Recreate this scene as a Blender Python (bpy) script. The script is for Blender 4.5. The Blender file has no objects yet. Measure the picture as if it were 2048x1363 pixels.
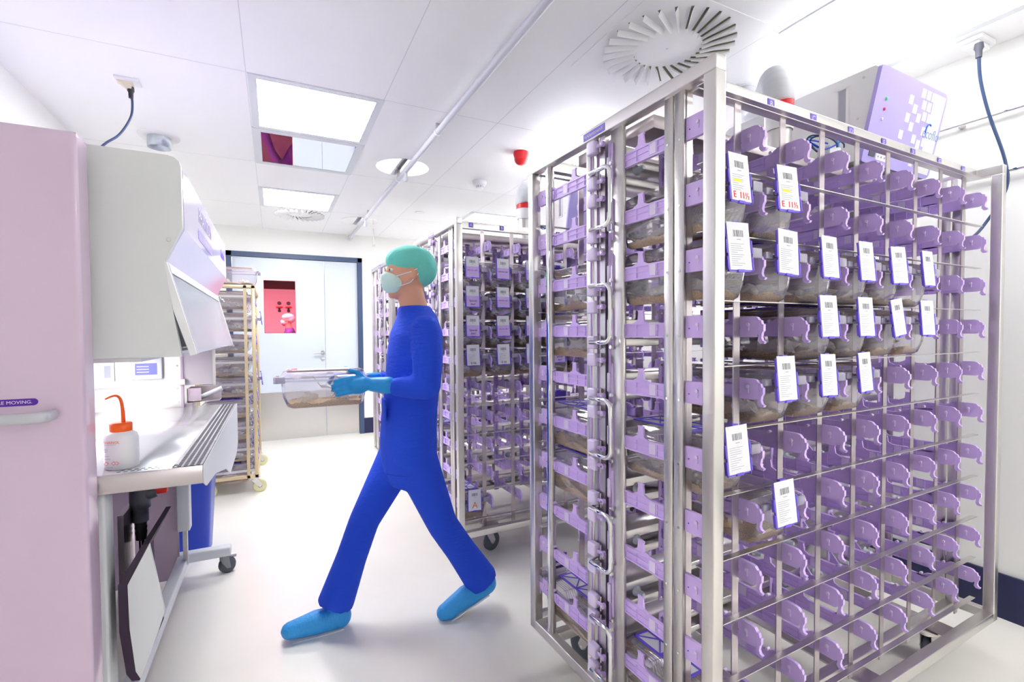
import bpy, bmesh, math, random
from mathutils import Vector, Matrix, noise
random.seed(7)
S = bpy.context.scene
COL = S.collection
PI = math.pi

# ------------------------------------------------------------------ camera
H_CAM = 1.3
def cam_basis(yaw=26.24, pitch=-1.592, roll=-.407):
    y, t, r = map(math.radians, (yaw, pitch, roll))
    xc = Vector((math.cos(y), -math.sin(y), 0)); zc = Vector((math.sin(y), math.cos(y), 0)); yc = Vector((0, 0, 1))
    zc, yc = zc*math.cos(t)+yc*math.sin(t), yc*math.cos(t)-zc*math.sin(t)
    xc, yc = xc*math.cos(r)+yc*math.sin(r), yc*math.cos(r)-xc*math.sin(r)
    return xc, yc, zc
XC, YC, ZC = cam_basis()
cam = bpy.data.cameras.new('camera'); cam_o = bpy.data.objects.new('camera', cam); COL.objects.link(cam_o)
cam.sensor_width = 36; cam.lens = 964.1/2048*36; cam.shift_y = 10.4/2048; cam.clip_start = .02
M = Matrix((XC, YC, -ZC)).transposed().to_4x4(); M.translation = (0, 0, H_CAM)
cam_o.matrix_world = M; S.camera = cam_o
# ------------------------------------------------------------------ world, exposure
w = bpy.data.worlds.new('world'); S.world = w; w.use_nodes = True
w.node_tree.nodes['Background'].inputs[0].default_value = (1, 1, 1, 1); w.node_tree.nodes['Background'].inputs[1].default_value = .3
S.view_settings.view_transform = 'Standard'; S.view_settings.look = 'None'
S.view_settings.exposure = 1.85; S.view_settings.gamma = 1; S.view_settings.use_curve_mapping = False
LAMP = 9.0
c = S.cycles
c.max_bounces = 9; c.diffuse_bounces = 6; c.glossy_bounces = 4; c.transmission_bounces = 4; c.transparent_max_bounces = 24
c.caustics_reflective = False; c.caustics_refractive = False; c.sample_clamp_indirect = 6; c.blur_glossy = 1.0
c.use_adaptive_sampling = True; c.adaptive_threshold = .03; c.use_denoising = True

# ------------------------------------------------------------------ materials
def srgb(r, g, b):
    f = lambda v: (v/255/12.92 if v/255 <= .04045 else ((v/255+.055)/1.055)**2.4)
    return (f(r), f(g), f(b), 1)
MATS = {}
def mat(name, col, rough=.5, metal=0, spec=.5, emit=None, bump=None, var=None, aniso=None, sss=0):
    if name in MATS: return MATS[name]
    m = bpy.data.materials.new(name); m.use_nodes = True; n = m.node_tree; b = n.nodes['Principled BSDF']
    b.inputs['Base Color'].default_value = col; b.inputs['Roughness'].default_value = rough; b.inputs['Metallic'].default_value = metal
    b.inputs['Specular IOR Level'].default_value = spec
    if emit: b.inputs['Emission Color'].default_value = emit[0]; b.inputs['Emission Strength'].default_value = emit[1]
    if var or bump:
        tc = n.nodes.new('ShaderNodeTexCoord'); nz = n.nodes.new('ShaderNodeTexNoise')
        sc, amt = (bump if bump else var[:2])
        if aniso:
            mp = n.nodes.new('ShaderNodeMapping'); mp.inputs['Scale'].default_value = aniso
            n.links.new(tc.outputs['Object'], mp.inputs[0]); n.links.new(mp.outputs[0], nz.inputs['Vector'])
        else: n.links.new(tc.outputs['Object'], nz.inputs['Vector'])
        nz.inputs['Scale'].default_value = sc; nz.inputs['Detail'].default_value = 4
        if bump:
            bp = n.nodes.new('ShaderNodeBump'); bp.inputs['Strength'].default_value = amt; bp.inputs['Distance'].default_value = .01
            n.links.new(nz.outputs[0], bp.inputs['Height']); n.links.new(bp.outputs[0], b.inputs['Normal'])
        if var:
            r = n.nodes.new('ShaderNodeValToRGB'); r.color_ramp.elements[0].position = .35; r.color_ramp.elements[1].position = .65
            r.color_ramp.elements[0].color = col; r.color_ramp.elements[1].color = var[2]
            nz2 = nz
            if bump:
                nz2 = n.nodes.new('ShaderNodeTexNoise'); nz2.inputs['Scale'].default_value = var[0]; nz2.inputs['Detail'].default_value = 4
                n.links.new(tc.outputs['Object'], nz2.inputs['Vector'])
            n.links.new(nz2.outputs[0], r.inputs[0]); n.links.new(r.outputs[0], b.inputs['Base Color'])
    MATS[name] = m; return m
def clear(name, tint, gloss=(1, 1, 1, 1), rough=.04, k=.9, body=None, bodyamt=0):
    """thin clear sheet: tinted see-through + fresnel shine (+ a little haze of its own colour)"""
    m = bpy.data.materials.new(name); m.use_nodes = True; n = m.node_tree; n.nodes.clear()
    o = n.nodes.new('ShaderNodeOutputMaterial'); t = n.nodes.new('ShaderNodeBsdfTransparent'); g = n.nodes.new('ShaderNodeBsdfGlossy')
    t.inputs[0].default_value = tint; g.inputs[0].default_value = gloss; g.inputs['Roughness'].default_value = rough
    lw = n.nodes.new('ShaderNodeFresnel'); lw.inputs[0].default_value = 1.5
    mx = n.nodes.new('ShaderNodeMixShader'); mu = n.nodes.new('ShaderNodeMath'); mu.operation = 'MULTIPLY'; mu.inputs[1].default_value = k
    n.links.new(lw.outputs[0], mu.inputs[0]); n.links.new(mu.outputs[0], mx.inputs[0]); n.links.new(g.outputs[0], mx.inputs[2])
    if body:
        d = n.nodes.new('ShaderNodeBsdfDiffuse'); d.inputs[0].default_value = body
        m2 = n.nodes.new('ShaderNodeMixShader'); m2.inputs[0].default_value = bodyamt
        n.links.new(t.outputs[0], m2.inputs[1]); n.links.new(d.outputs[0], m2.inputs[2]); n.links.new(m2.outputs[0], mx.inputs[1])
    else: n.links.new(t.outputs[0], mx.inputs[1])
    n.links.new(mx.outputs[0], o.inputs[0]); MATS[name] = m; return m

WHITE = mat('wall_white', srgb(247, 247, 244), .55)
CEIL = mat('ceiling_white', srgb(250, 250, 251), .4)
SEAM = mat('seam', srgb(222, 222, 228), .6)
FLOOR = mat('vinyl_floor', srgb(240, 237, 229), .32, var=(3, .2, srgb(243, 240, 233)), spec=.4)
NAVY = mat('navy_vinyl', srgb(30, 36, 78), .5)
FRAMEB = mat('door_frame_blue', srgb(66, 84, 118), .4)
DOORM = mat('door_white', srgb(212, 221, 235), .3)
STEEL = mat('brushed_steel', (.72, .70, .68, 1), .32, 1)
STEELD = mat('shelf_steel', (.56, .51, .53, 1), .34, 1)
CHROME = mat('chrome', (.82, .82, .83, 1), .09, 1)
SATIN = mat('satin_steel_top', (.90, .90, .93, 1), .16, .6)
MIRROR = mat('mirror_steel', (.82, .82, .84, 1), .02, 1)
LILAC = mat('lilac_plastic', srgb(218, 190, 252), .38)
LILAC2 = mat('lilac_plastic_pale', srgb(232, 218, 253), .4)
LILACP = mat('lilac_lacquer', srgb(216, 194, 216), .14, spec=.6)
LILACL = mat('lilac_label', srgb(128, 104, 222), .5)
LILACF = mat('fascia_lilac', srgb(222, 214, 244), .1, spec=.7)
HVACL = mat('lilac_cover', srgb(192, 180, 244), .6, spec=.2)
PURPLE = mat('purple_plastic', srgb(118, 92, 228), .4)
DPURP = mat('purple_pill', srgb(92, 22, 170), .4)
PAPER = mat('paper', srgb(234, 234, 238), .8)
PAPERL = mat('paper_lilac', srgb(214, 188, 244), .8)
INK = mat('ink', srgb(60, 60, 72), .8)
INKB = mat('ink_mid', srgb(96, 96, 110), .8)
INKG = mat('ink_grey', srgb(176, 178, 190), .8)
INKR = mat('ink_red', srgb(240, 70, 50), .8)
INKO = mat('ink_orange', srgb(240, 140, 90), .8)
INKP = mat('ink_purple', srgb(150, 80, 190), .8)
YEL = mat('highlighter', srgb(240, 240, 70), .8)
GREYP = mat('grey_panel', srgb(222, 225, 225), .45)
GREYL = mat('grey_light', srgb(222, 226, 230), .4)
WHITEP = mat('white_plastic', srgb(240, 240, 242), .35)
BLACK = mat('black_plastic', srgb(38, 38, 46), .45)
DGREY = mat('dark_grey_plastic', srgb(84, 86, 100), .45)
FOAM = mat('plum_foam', srgb(60, 46, 66), .8)
RUBBER = mat('grey_rubber', srgb(92, 98, 110), .6)
RUBBERL = mat('pale_rubber', srgb(150, 152, 158), .6)
CREAMR = mat('cream_rubber', srgb(226, 224, 176), .5)
BLUE = mat('bin_blue', srgb(22, 66, 200), .35)
RED = mat('red_plastic', srgb(230, 26, 34), .35)
ORANGE = mat('orange_plastic', srgb(255, 100, 10), .4)
FROST = mat('frosted_bottle', srgb(240, 240, 244), .35)
TAN = mat('wood_bedding', srgb(255, 226, 150), .9, bump=(260, .25), var=(330, 1, srgb(222, 160, 94)))
TAN2 = mat('pale_bedding', srgb(248, 222, 178), .9, bump=(260, .25), var=(330, 1, srgb(214, 166, 108)))
NEST = mat('nest_paper', srgb(236, 232, 226), .9, bump=(40, .6))
PELLET = mat('food_pellet', srgb(206, 170, 110), .9)
SILI = mat('silicone', srgb(206, 216, 222), .3)
CREAM = mat('cream_tube', srgb(214, 196, 158), .35, .35)
SCRUB = mat('scrub_blue', srgb(26, 76, 222), .85, bump=(25, .35), aniso=(1, 1, 3))
SCRUB2 = mat('scrub_blue_dark', srgb(8, 42, 176), .85)
GLOVE = mat('glove_blue', srgb(20, 150, 226), .5)
SHOEC = mat('shoe_cover_blue', srgb(50, 165, 242), .5, bump=(60, .5))
TEAL = mat('teal_cap', srgb(112, 214, 200), .8, bump=(45, .5))
MASKM = mat('mask_mint', srgb(206, 238, 230), .8)
SKIN = mat('skin', srgb(226, 168, 140), .55)
EYEW = mat('eye_white', srgb(240, 240, 240), .3)
EYEB = mat('eye_dark', srgb(50, 36, 30), .3)
GOWN = mat('gown_purple', srgb(90, 60, 150), .8)
DUCTM = mat('duct_white', srgb(226, 228, 234), .5)
PIPEG = mat('pipe_grey', srgb(212, 213, 224), .4)
OLIVE = mat('slot_dark', srgb(120, 118, 96), .8)
DBLUE = mat('dark_blue', srgb(48, 70, 110), .4)
SCREENB = mat('screen_blue', srgb(90, 90, 205), .3, emit=(srgb(90, 90, 205), .5))
LAMPM = mat('lamp_glow', (1, 1, 1, 1), .5, emit=((1, 1, 1, 1), LAMP)); LAMPFILL = mat('lamp_glow_fill', (1, 1, 1, 1), .5, emit=((1, 1, 1, 1), LAMP*.95)); LAMPD = mat('lamp_glow_dimmed', (1, 1, 1, 1), .5, emit=((1, 1, 1, 1), LAMP*.22))
LEDG = mat('led_green', srgb(90, 220, 150), .3); LEDR = mat('led_red', srgb(235, 50, 110), .3)
CAGE = clear('cage_plastic', (.965, .95, .975, 1), k=1.2, body=srgb(240, 236, 246), bodyamt=.19)
LID = clear('lid_plastic', (.95, .93, .97, 1), k=1.3, rough=.06, body=srgb(236, 228, 248), bodyamt=.15)
LATCH = clear('latch_plastic', (.85, .83, .92, 1), k=1.4, rough=.08, body=srgb(226, 220, 244), bodyamt=.35)
GLASS = clear('sash_glass', (.90, .93, .96, 1), k=.7, rough=.25, body=srgb(214, 224, 234), bodyamt=.4)
ACRYL = clear('acrylic', (.95, .95, .98, 1), k=1.2, rough=.02, body=srgb(236, 238, 246), bodyamt=.3)
REDG = clear('red_glass', (.98, .46, .54, 1), k=.5)

# ------------------------------------------------------------------ mesh collector
class MB:
    def __init__(s): s.v = []; s.f = []; s.m = []; s.sm = []; s.mats = []
    def mi(s, m):
        if m not in s.mats: s.mats.append(m)
        return s.mats.index(m)
    def add(s, vs, fs, m, smooth=False, M=None):
        o = len(s.v); k = s.mi(m)
        for p in vs:
            p = Vector(p); s.v.append(tuple(M @ p) if M else tuple(p))
        for f in fs: s.f.append([o+i for i in f]); s.m.append(k); s.sm.append(smooth)
        return s
    def box(s, a, b, m, bev=0, M=None, seg=2):
        x0, y0, z0 = (min(a[i], b[i]) for i in range(3)); x1, y1, z1 = (max(a[i], b[i]) for i in range(3))
        vs = [(x0, y0, z0), (x1, y0, z0), (x1, y1, z0), (x0, y1, z0), (x0, y0, z1), (x1, y0, z1), (x1, y1, z1), (x0, y1, z1)]
        fs = [(0, 3, 2, 1), (4, 5, 6, 7), (0, 1, 5, 4), (1, 2, 6, 5), (2, 3, 7, 6), (3, 0, 4, 7)]
        if bev:
            bm = bmesh.new(); vv = [bm.verts.new(p) for p in vs]
            for f in fs: bm.faces.new([vv[i] for i in f])
            bmesh.ops.bevel(bm, geom=bm.edges[:], offset=bev, segments=seg, affect='EDGES', profile=.6)
            bm.verts.index_update(); vs = [v.co.copy() for v in bm.verts]; fs = [[v.index for v in f.verts] for f in bm.faces]; bm.free()
            return s.add(vs, fs, m, True, M)
        return s.add(vs, fs, m, False, M)
    def loft(s, rings, m, cap=True, smooth=True, closed=True, M=None):
        n = len(rings[0]); vs = [p for r in rings for p in r]; fs = []
        for k in range(len(rings)-1):
            for i in range(n if closed else n-1):
                j = (i+1) % n; fs.append((k*n+i, k*n+j, (k+1)*n+j, (k+1)*n+i))
        s.add(vs, fs, m, smooth, M)
        if cap:
            s.add(rings[0], [tuple(range(n))[::-1]], m, False, M); s.add(rings[-1], [tuple(range(n))], m, False, M)
        return s
    def tube(s, pts, r, m, n=8, cap=True, M=None):
        pts = [Vector(p) for p in pts]; rs = r if isinstance(r, (list, tuple)) else [r]*len(pts)
        rings = []; up = None
        for i, p in enumerate(pts):
            d = (pts[min(i+1, len(pts)-1)]-pts[max(i-1, 0)]).normalized()
            if up is None: up = d.orthogonal().normalized()
            up = (up-d*up.dot(d)).normalized(); sd = d.cross(up)
            rings.append([p+(up*math.cos(2*PI*k/n)+sd*math.sin(2*PI*k/n))*rs[i] for k in range(n)])
        return s.loft(rings, m, cap, True, True, M)
    def lathe(s, prof, m, n=20, M=None, cap=True):
        return s.loft([[(r*math.cos(2*PI*k/n), r*math.sin(2*PI*k/n), z) for k in range(n)] for r, z in prof], m, cap, True, True, M)
    def prism(s, pts, ax, a, b, m, M=None):
        def P(p, t): return {'x': (t, p[0], p[1]), 'y': (p[0], t, p[1]), 'z': (p[0], p[1], t)}[ax]
        n = len(pts); s.add([P(p, a) for p in pts]+[P(p, b) for p in pts],
              [tuple(range(n))[::-1], tuple(range(n, 2*n))]+[(i, (i+1) % n, n+(i+1) % n, n+i) for i in range(n)], m, False, M); return s
    def ell(s, c, r, m, n=16, k=10, M=None):
        c = Vector(c); rings = []
        for i in range(1, k):
            t = -PI/2+PI*i/k
            rings.append([(c.x+r[0]*math.cos(t)*math.cos(2*PI*j/n), c.y+r[1]*math.cos(t)*math.sin(2*PI*j/n), c.z+r[2]*math.sin(t)) for j in range(n)])
        return s.loft(rings, m, True, True, True, M)
    def text(s, body, size, M, m, ext=.0004, ax='CENTER'):
        cu = bpy.data.curves.new('t', 'FONT'); cu.body = body; cu.size = size; cu.align_x = ax; cu.align_y = 'CENTER'; cu.extrude = ext
        cu.resolution_u = 3
        o = bpy.data.objects.new('t', cu); COL.objects.link(o); me = o.to_mesh()
        s.add([v.co.copy() for v in me.vertices], [list(p.vertices) for p in me.polygons], m, False, M)
        o.to_mesh_clear(); bpy.data.objects.remove(o); bpy.data.curves.remove(cu); return s
    def mesh(s, name, off=None):
        me = bpy.data.meshes.new(name)
        vs = s.v if off is None else [(x-off[0], y-off[1], z-off[2]) for x, y, z in s.v]
        me.from_pydata(vs, [], s.f); me.polygons.foreach_set('material_index', s.m); me.polygons.foreach_set('use_smooth', s.sm)
        for m in s.mats: me.materials.append(m)
        bm = bmesh.new(); bm.from_mesh(me); bmesh.ops.recalc_face_normals(bm, faces=bm.faces[:]); bm.to_mesh(me); bm.free()
        me.update(); return me
    def build(s, name, parent=None, off=None, loc=None):
        o = bpy.data.objects.new(name, s.mesh(name, off)); COL.objects.link(o)
        if parent: o.parent = parent
        if loc: o.location = loc
        return o
def thing(name, label, cat, loc=(0, 0, 0), rz=0, group=None):
    o = bpy.data.objects.new(name, None); COL.objects.link(o); o.empty_display_size = .05
    o.location = loc; o.rotation_euler = (0, 0, rz); o['label'] = label; o['category'] = cat
    if group: o['group'] = group
    return o
def tag(o, label, cat, group=None):
    o['label'] = label; o['category'] = cat
    if group: o['group'] = group
    return o
def struct(name, mb):
    o = mb.build(name); o['kind'] = 'structure'; return o
def copy_tree(o, parent=None):
    c_ = o.copy(); COL.objects.link(c_); c_.parent = parent
    for ch in [x for x in o.children]: copy_tree(ch, c_)
    return c_
def soften(o, ang=40):
    for p in o.data.polygons: p.use_smooth = True
    md = o.modifiers.new('es', 'EDGE_SPLIT'); md.split_angle = math.radians(ang); return o
def face_y(x, y, z, flip=False):   # text lying in an XZ plane, facing -Y
    return Matrix.Translation((x, y, z)) @ Matrix.Rotation(PI/2, 4, 'X')

# ------------------------------------------------------------------ room
XL, XR, YN, YF, HC = -1.12, 2.925, -1.7, 6.5, 2.571
DX0, DX1, DH = -.487, 1.036, 2.278
struct('floor', MB().box((XL, YN, -.1), (XR, YF+.2, 0), FLOOR))
cm = MB(); cm.box((XL, YN, HC), (XR, YF, HC+.15), CEIL)
for x in (-.1, .56, 1.24, 1.92): cm.box((x-.0018, YN, HC-.0006), (x+.0018, YF, HC), SEAM)
for y in (-.6, .05, 1.37, 2.69, 4.04, 5.36): cm.box((XL, y-.0018, HC-.0006), (XR, y+.0018, HC), SEAM)
struct('ceiling', cm)
struct('wall_left', MB().box((XL-.15, YN, 0), (XL, YF, HC), WHITE))
struct('wall_right', MB().box((XR, YN, 0), (XR+.15, YF, HC), WHITE))
struct('wall_near', MB().box((XL, YN-.15, 0), (XR, YN, HC), WHITE))
wf = MB(); wf.box((XL, YF, 0), (DX0, YF+.15, HC), WHITE); wf.box((DX1, YF, 0), (XR, YF+.15, HC), WHITE); wf.box((DX0, YF, DH), (DX1, YF+.15, HC), WHITE)
struct('wall_far', wf)
struct('baseboard_right', MB().box((XR-.012, YN, 0), (XR, YF, .2), NAVY))
struct('baseboard_far', MB().box((DX1, YF-.012, 0), (XR-.012, YF, .2), NAVY))
# door
d = MB()
d.box((DX0, YF-.02, 0), (DX0+.055, YF+.1, DH), FRAMEB); d.box((DX1-.055, YF-.02, 0), (DX1, YF+.1, DH), FRAMEB); d.box((DX0, YF-.02, DH-.055), (DX1, YF+.1, DH), FRAMEB)
dr = d.build('door_1'); dr['kind'] = 'structure'
A, B, SP = DX0+.055, DX1-.055, .579
wx0, wx1, wz0, wz1 = -.101, .241, 1.318, 1.95
l = MB(); y0, y1 = YF+.01, YF+.06
l.box((A+.004, y0, .012), (wx0, y1, DH-.06), DOORM); l.box((wx1, y0, .012), (SP-.002, y1, DH-.06), DOORM)
l.box((wx0, y0, .012), (wx1, y1, wz0), DOORM); l.box((wx0, y0, wz1), (wx1, y1, DH-.06), DOORM)
lf = l.build('door_leaf', dr)
MB().box((SP+.002, y0, .012), (B-.004, y1, DH-.06), DOORM).build('door_leaf', dr)
MB().box((A+.006, y0-.002, .014), (SP-.004, y0, .595), STEEL).build('kick_plate', lf)
MB().box((SP+.004, y0-.002, .014), (B-.006, y0, .595), STEEL).build('kick_plate', dr)
wn = MB(); wn.box((wx0-.003, y0-.002, wz0-.003), (wx1+.003, y0+.006, wz0), RED); wn.box((wx0-.003, y0-.002, wz1), (wx1+.003, y0+.006, wz1+.003), RED)
wn.box((wx0-.003, y0-.002, wz0), (wx0, y0+.006, wz1), RED); wn.box((wx1, y0-.002, wz0), (wx1+.003, y0+.006, wz1), RED)
wn.box((wx0, y0+.01, wz0), (wx1, y0+.014, wz1), REDG)
o = wn.build('window_pane', lf); o['label'] = 'red tinted glass window pane'
h = MB(); h.lathe([(.026, 0), (.026, .008), (.011, .010), (.011, .045)], STEEL, 20, face_y(.545, y0, 1.066) ); h.tube([(.545, y0-.045, 1.066), (.53, y0-.05, 1.066), (.43, y0-.05, 1.066)], .009, STEEL, 10)
h.lathe([(.024, 0), (.024, .008), (.006, .009)], STEEL, 20, face_y(.545, y0, .985))
h.build('door_handle', lf)
# corridor seen through the red pane
CF = mat('corridor_floor', srgb(84, 70, 96), .5)
for nm, a_, c_, m_ in (('floor_corridor', (-3.2, YF+.16, -.1), (2.4, 12.2, 0), CF), ('wall_corridor_far', (-3.2, 12.2, 0), (2.4, 12.35, 2.6), WHITE), ('wall_corridor_left', (-3.35, YF+.16, 0), (-3.2, 12.2, 2.6), WHITE),
                       ('wall_corridor_right', (2.4, YF+.16, 0), (2.55, 12.2, 2.6), WHITE), ('ceiling_corridor', (-3.2, YF+.16, 2.6), (2.4, 12.2, 2.75), WHITE)):
    struct(nm, MB().box(a_, c_, m_))
an = MB(); an.box((-3.2, YF+.151, 0), (DX0, YF+.16, 2.6), WHITE); an.box((DX1, YF+.151, 0), (2.4, YF+.16, 2.6), WHITE); an.box((DX0, YF+.151, DH), (DX1, YF+.16, 2.6), WHITE)
struct('wall_corridor_near', an)
bl = MB(); bl.box((wx0-.02, YF+.075, 1.855), (wx1+.02, YF+.09, 1.99), mat('dark_panel', srgb(70, 50, 70), .8)); tag(bl.build('window_top_panel'), 'stand-in blind across the top of the red door window', 'dark_panel')  # added dark panel standing in for the dark band beyond the pane

# ------------------------------------------------------------------ ceiling fittings
def ceiling_light(x, y, label, wx=.29, wy=.30, lm=None):
    t = thing('ceiling_light', label, 'ceiling light', (x, y, HC), 0, 'flush ceiling lights')
    f = MB(); e = .04; z0, z1 = -.006, .0
    f.box((-wx-e, -wy-e, z0), (-wx, wy+e, z1), GREYL); f.box((wx, -wy-e, z0), (wx+e, wy+e, z1), GREYL)
    f.box((-wx, -wy-e, z0), (wx, -wy, z1), GREYL); f.box((-wx, wy, z0), (wx, wy+e, z1), GREYL)
    f.build('frame', t); MB().box((-wx, -wy, -.004), (wx, wy, -.001), lm or LAMPM).build('diffuser', t); return t
for x, y, lb in ((.235, 3.03, 'square lit ceiling light above the walking person, beside the mirror panel'), (.228, 5.03, 'square lit ceiling light closest to the door wall'),
                 (2.32, 1.03, 'square lit ceiling light above the big rack blower box'), (2.30, 3.03, 'square lit ceiling light between the first and second rack'),
                 (2.25, 5.08, 'square lit ceiling light over the far end of the second rack'), (2.32, -.95, 'added unseen fill light behind the camera, big rack side')):  # last entry: added fill lamp, out of view, brightens the rack front
    ceiling_light(x, y, lb, .325 if x > 1 else .29, .30, LAMPD if 0 < y < 2 else LAMPFILL if y < 0 else None)
t = thing('ceiling_mirror', 'mirror-like ceiling panel reflecting the door, next to a lit light', 'ceiling panel', (.235, 3.715, HC))
f = MB(); f.box((-.335, -.34, -.006), (-.287, .34, 0), GREYL); f.box((.287, -.34, -.006), (.335, .34, 0), GREYL); f.box((-.287, -.34, -.006), (.287, -.29, 0), GREYL); f.box((-.287, .29, -.006), (.287, .34, 0), GREYL)
f.build('frame', t); MB().box((-.287, -.29, -.004), (.287, .29, -.001), MIRROR).build('mirror', t)
for x, y, lb in ((.905, 3.71, 'round mirror disc on the ceiling behind the grey pipe, between two ceiling lights'), (.89, 5.66, 'round mirror disc on the ceiling where the grey pipe meets the door wall')):
    tag(MB().lathe([(.2, 0), (.2, -.003), (.197, -.004)], MIRROR, 48).build('mirror_disc', loc=(x, y, HC)), lb, 'ceiling disc', 'round mirror discs')
def swirl(x, y, R, label, dark):
    t = thing('swirl_diffuser', label, 'air vent', (x, y, HC), 0, 'swirl air vents')
    MB().box((-R-.02, -R-.02, -.003), (R+.02, R+.02, 0), CEIL).build('plate', t)
    slots = MB(); vanes = MB(); n = 28
    for i in range(n):
        a = 2*PI*i/n; Mx = Matrix.Rotation(a, 4, 'Z') @ Matrix.Translation((R*.5, 0, -.003)) @ Matrix.Rotation(math.radians(-24), 4, 'Z')
        slots.box((0, -.003, -.0006), (R*.5, .008, 0), OLIVE, M=Mx)
        vanes.add([(0, .010, -.0008), (R*.5, .010, -.0008), (R*.5, .0, -.022), (0, .0, -.022), (0, .0085, 0), (R*.5, .0085, 0), (R*.5, -.001, -.0215), (0, -.001, -.0215)],
                  [(0, 1, 2, 3), (7, 6, 5, 4), (3, 2, 6, 7), (0, 4, 5, 1), (0, 3, 7, 4), (1, 5, 6, 2)], CEIL, M=Mx)
    slots.build('slots', t); vanes.build('vanes', t)
    MB().lathe([(.006, -.003), (.006, -.005), (.002, -.006)], GREYL, 12).build('screw', t)
swirl(1.605, 1.66, .29, 'white swirl air vent with radial slots above the big rack corner post', 1)
swirl(.265, 5.60, .25, 'white swirl air vent just before the door, past the second light', 1)
# pipe with brackets and sprinkler heads
t = thing('ceiling_pipe', 'long grey pipe under the ceiling running to the door wall', 'pipe', (.92, -1.69, HC-.05))
def PX(y): return .885+(6.5-y)*.008
pm = MB().tube([(PX(-1.69)-.92, 0, 0), (PX(6.4)-.92, 8.09, 0)], .019, PIPEG, 16); pm.build('pipe_run', t)
MB().tube([(PX(6.4)-.92, 8.09, 0), (PX(6.4)-.92, 8.14, 0)], .031, STEEL, 20).build('pipe_end_cap', t)
for y in (1.0, 2.85, 3.85, 5.15):
    b = MB().tube([(PX(y)-.92, y+1.69-.008, 0), (PX(y)-.92, y+1.69+.008, 0)], .0225, WHITEP, 16); b.box((PX(y)-.92-.012, y+1.69-.008, .02), (PX(y)-.92+.012, y+1.69+.008, .05), STEEL)
    b.build('pipe_bracket', t)
for y in (3.62, 5.32):
    s_ = MB().lathe([(.012, -.015), (.013, -.04), (.018, -.045), (.018, -.075), (.010, -.082)], PIPEG, 14, Matrix.Translation((PX(y)-.92, y+1.69, 0))); s_.build('sprinkler_head', t)
t = thing('alarm_sounder', 'small red alarm sounder on the ceiling before the second rack', 'alarm', (1.585, 3.05, HC))
MB().lathe([(.052, 0), (.054, -.02), (.048, -.04), (.048, -.055)], RED, 28).build('housing', t)
MB().lathe([(.044, -.052), (.043, -.068), (.032, -.082), (.012, -.09)], RED, 28).build('sounder_cap', t)
t = thing('smoke_detector', 'white round smoke detector on the ceiling over the second rack', 'smoke detector', (1.57, 3.78, HC))
MB().lathe([(.06, 0), (.06, -.014), (.052, -.03), (.035, -.034)], WHITEP, 28).build('base', t)
cg = MB(); cg.lathe([(.03, -.034), (.03, -.036), (.029, -.055), (.02, -.058)], WHITEP, 20)
for i in range(8): cg.box((.029, -.004, -.052), (.031, .004, -.038), INKG, M=Matrix.Rotation(PI/4*i, 4, 'Z'))
cg.build('sensor_grille', t)
tag(MB().lathe([(.055, 0), (.05, -.006)], WHITEP, 24).build('ceiling_cover', loc=(1.40, 5.0, HC)), 'flat round white cover on the ceiling in front of the second rack', 'cover plate')
t = thing('exhaust_stub', 'short galvanised duct stub hanging open from the ceiling behind the hood', 'duct', (-.636, 3.787, HC))
MB().lathe([(.115, 0), (.112, -.008), (.066, -.010)], WHITEP, 32).build('collar', t)
MB().lathe([(.064, -.005), (.064, -.075), (.061, -.075), (.061, -.005)], mat('galvanised', (.50, .56, .60, 1), .35, .9), 32, cap=False).build('duct_sleeve', t)
MB().lathe([(.061, -.012), (.061, -.014)], DBLUE, 32).build('damper', t)
def hang_cable(name, label, pts, r=.005):
    P = [Vector(p) for p in pts]; out = []
    for i in range(len(P)-1):
        p0, p1, p2, p3 = P[max(i-1, 0)], P[i], P[i+1], P[min(i+2, len(P)-1)]
        for k in range(6):
            s_ = k/6; out.append(.5*((2*p1)+(p2-p0)*s_+(2*p0-5*p1+4*p2-p3)*s_*s_+(3*p1-p0-3*p2+p3)*s_**3))
    out.append(P[-1]); return out
t = thing('ceiling_socket', 'white ceiling socket with black cable to the safety cabinet', 'socket', (-.63, 3.03, HC))
MB().box((-.05, -.04, -.012), (.05, .04, 0), WHITEP, .003).build('socket_plate', t)
MB().prism([(-.045, -.012), (.02, -.012), (.015, -.045), (-.005, -.045)], 'y', -.02, .02, mat('beige', srgb(224, 216, 190), .5)).build('socket_box', t)
t = thing('power_cable', 'black cable hanging from the socket down behind the safety cabinet', 'cable', (-.62, 3.03, 2.54))
MB().lathe([(.014, 0), (.015, -.02), (.011, -.028), (.010, -.055)], BLACK, 12).build('plug', t)
cp = [(0, 0, -.03), (.005, 0, -.08), (.0, -.02, -.16), (-.04, -.05, -.26), (-.09, -.09, -.33), (-.14, -.11, -.42), (-.2, -.1, -.6)]
MB().tube(hang_cable('', '', cp), .0055, DBLUE, 8).build('cord', t)
t = thing('ceiling_socket', 'white ceiling socket above the far end of the big rack', 'socket', (2.80, 1.03, HC))
MB().box((-.065, -.045, -.02), (.065, .045, 0), WHITEP, .005).build('socket_plate', t)
MB().box((-.05, -.03, -.04), (.05, .03, -.02), WHITEP, .004).build('socket_box', t)
t = thing('power_cable', 'grey-black cable hanging in a long loop from ceiling socket behind big rack', 'cable', (2.745, 1.0, 2.53))
MB().lathe([(.015, 0), (.017, -.02), (.012, -.03), (.011, -.06)], DGREY, 12).build('plug', t)
cp = [(0, 0, -.04), (.02, .0, -.15), (.05, -.02, -.3), (.09, -.06, -.5), (.11, -.06, -.62), (.12, .0, -.74), (.06, .05, -.83), (-.05, .15, -.87), (-.25, .25, -.86)]
MB().tube(hang_cable('', '', cp), .0065, DBLUE, 8).build('cord', t)
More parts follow.
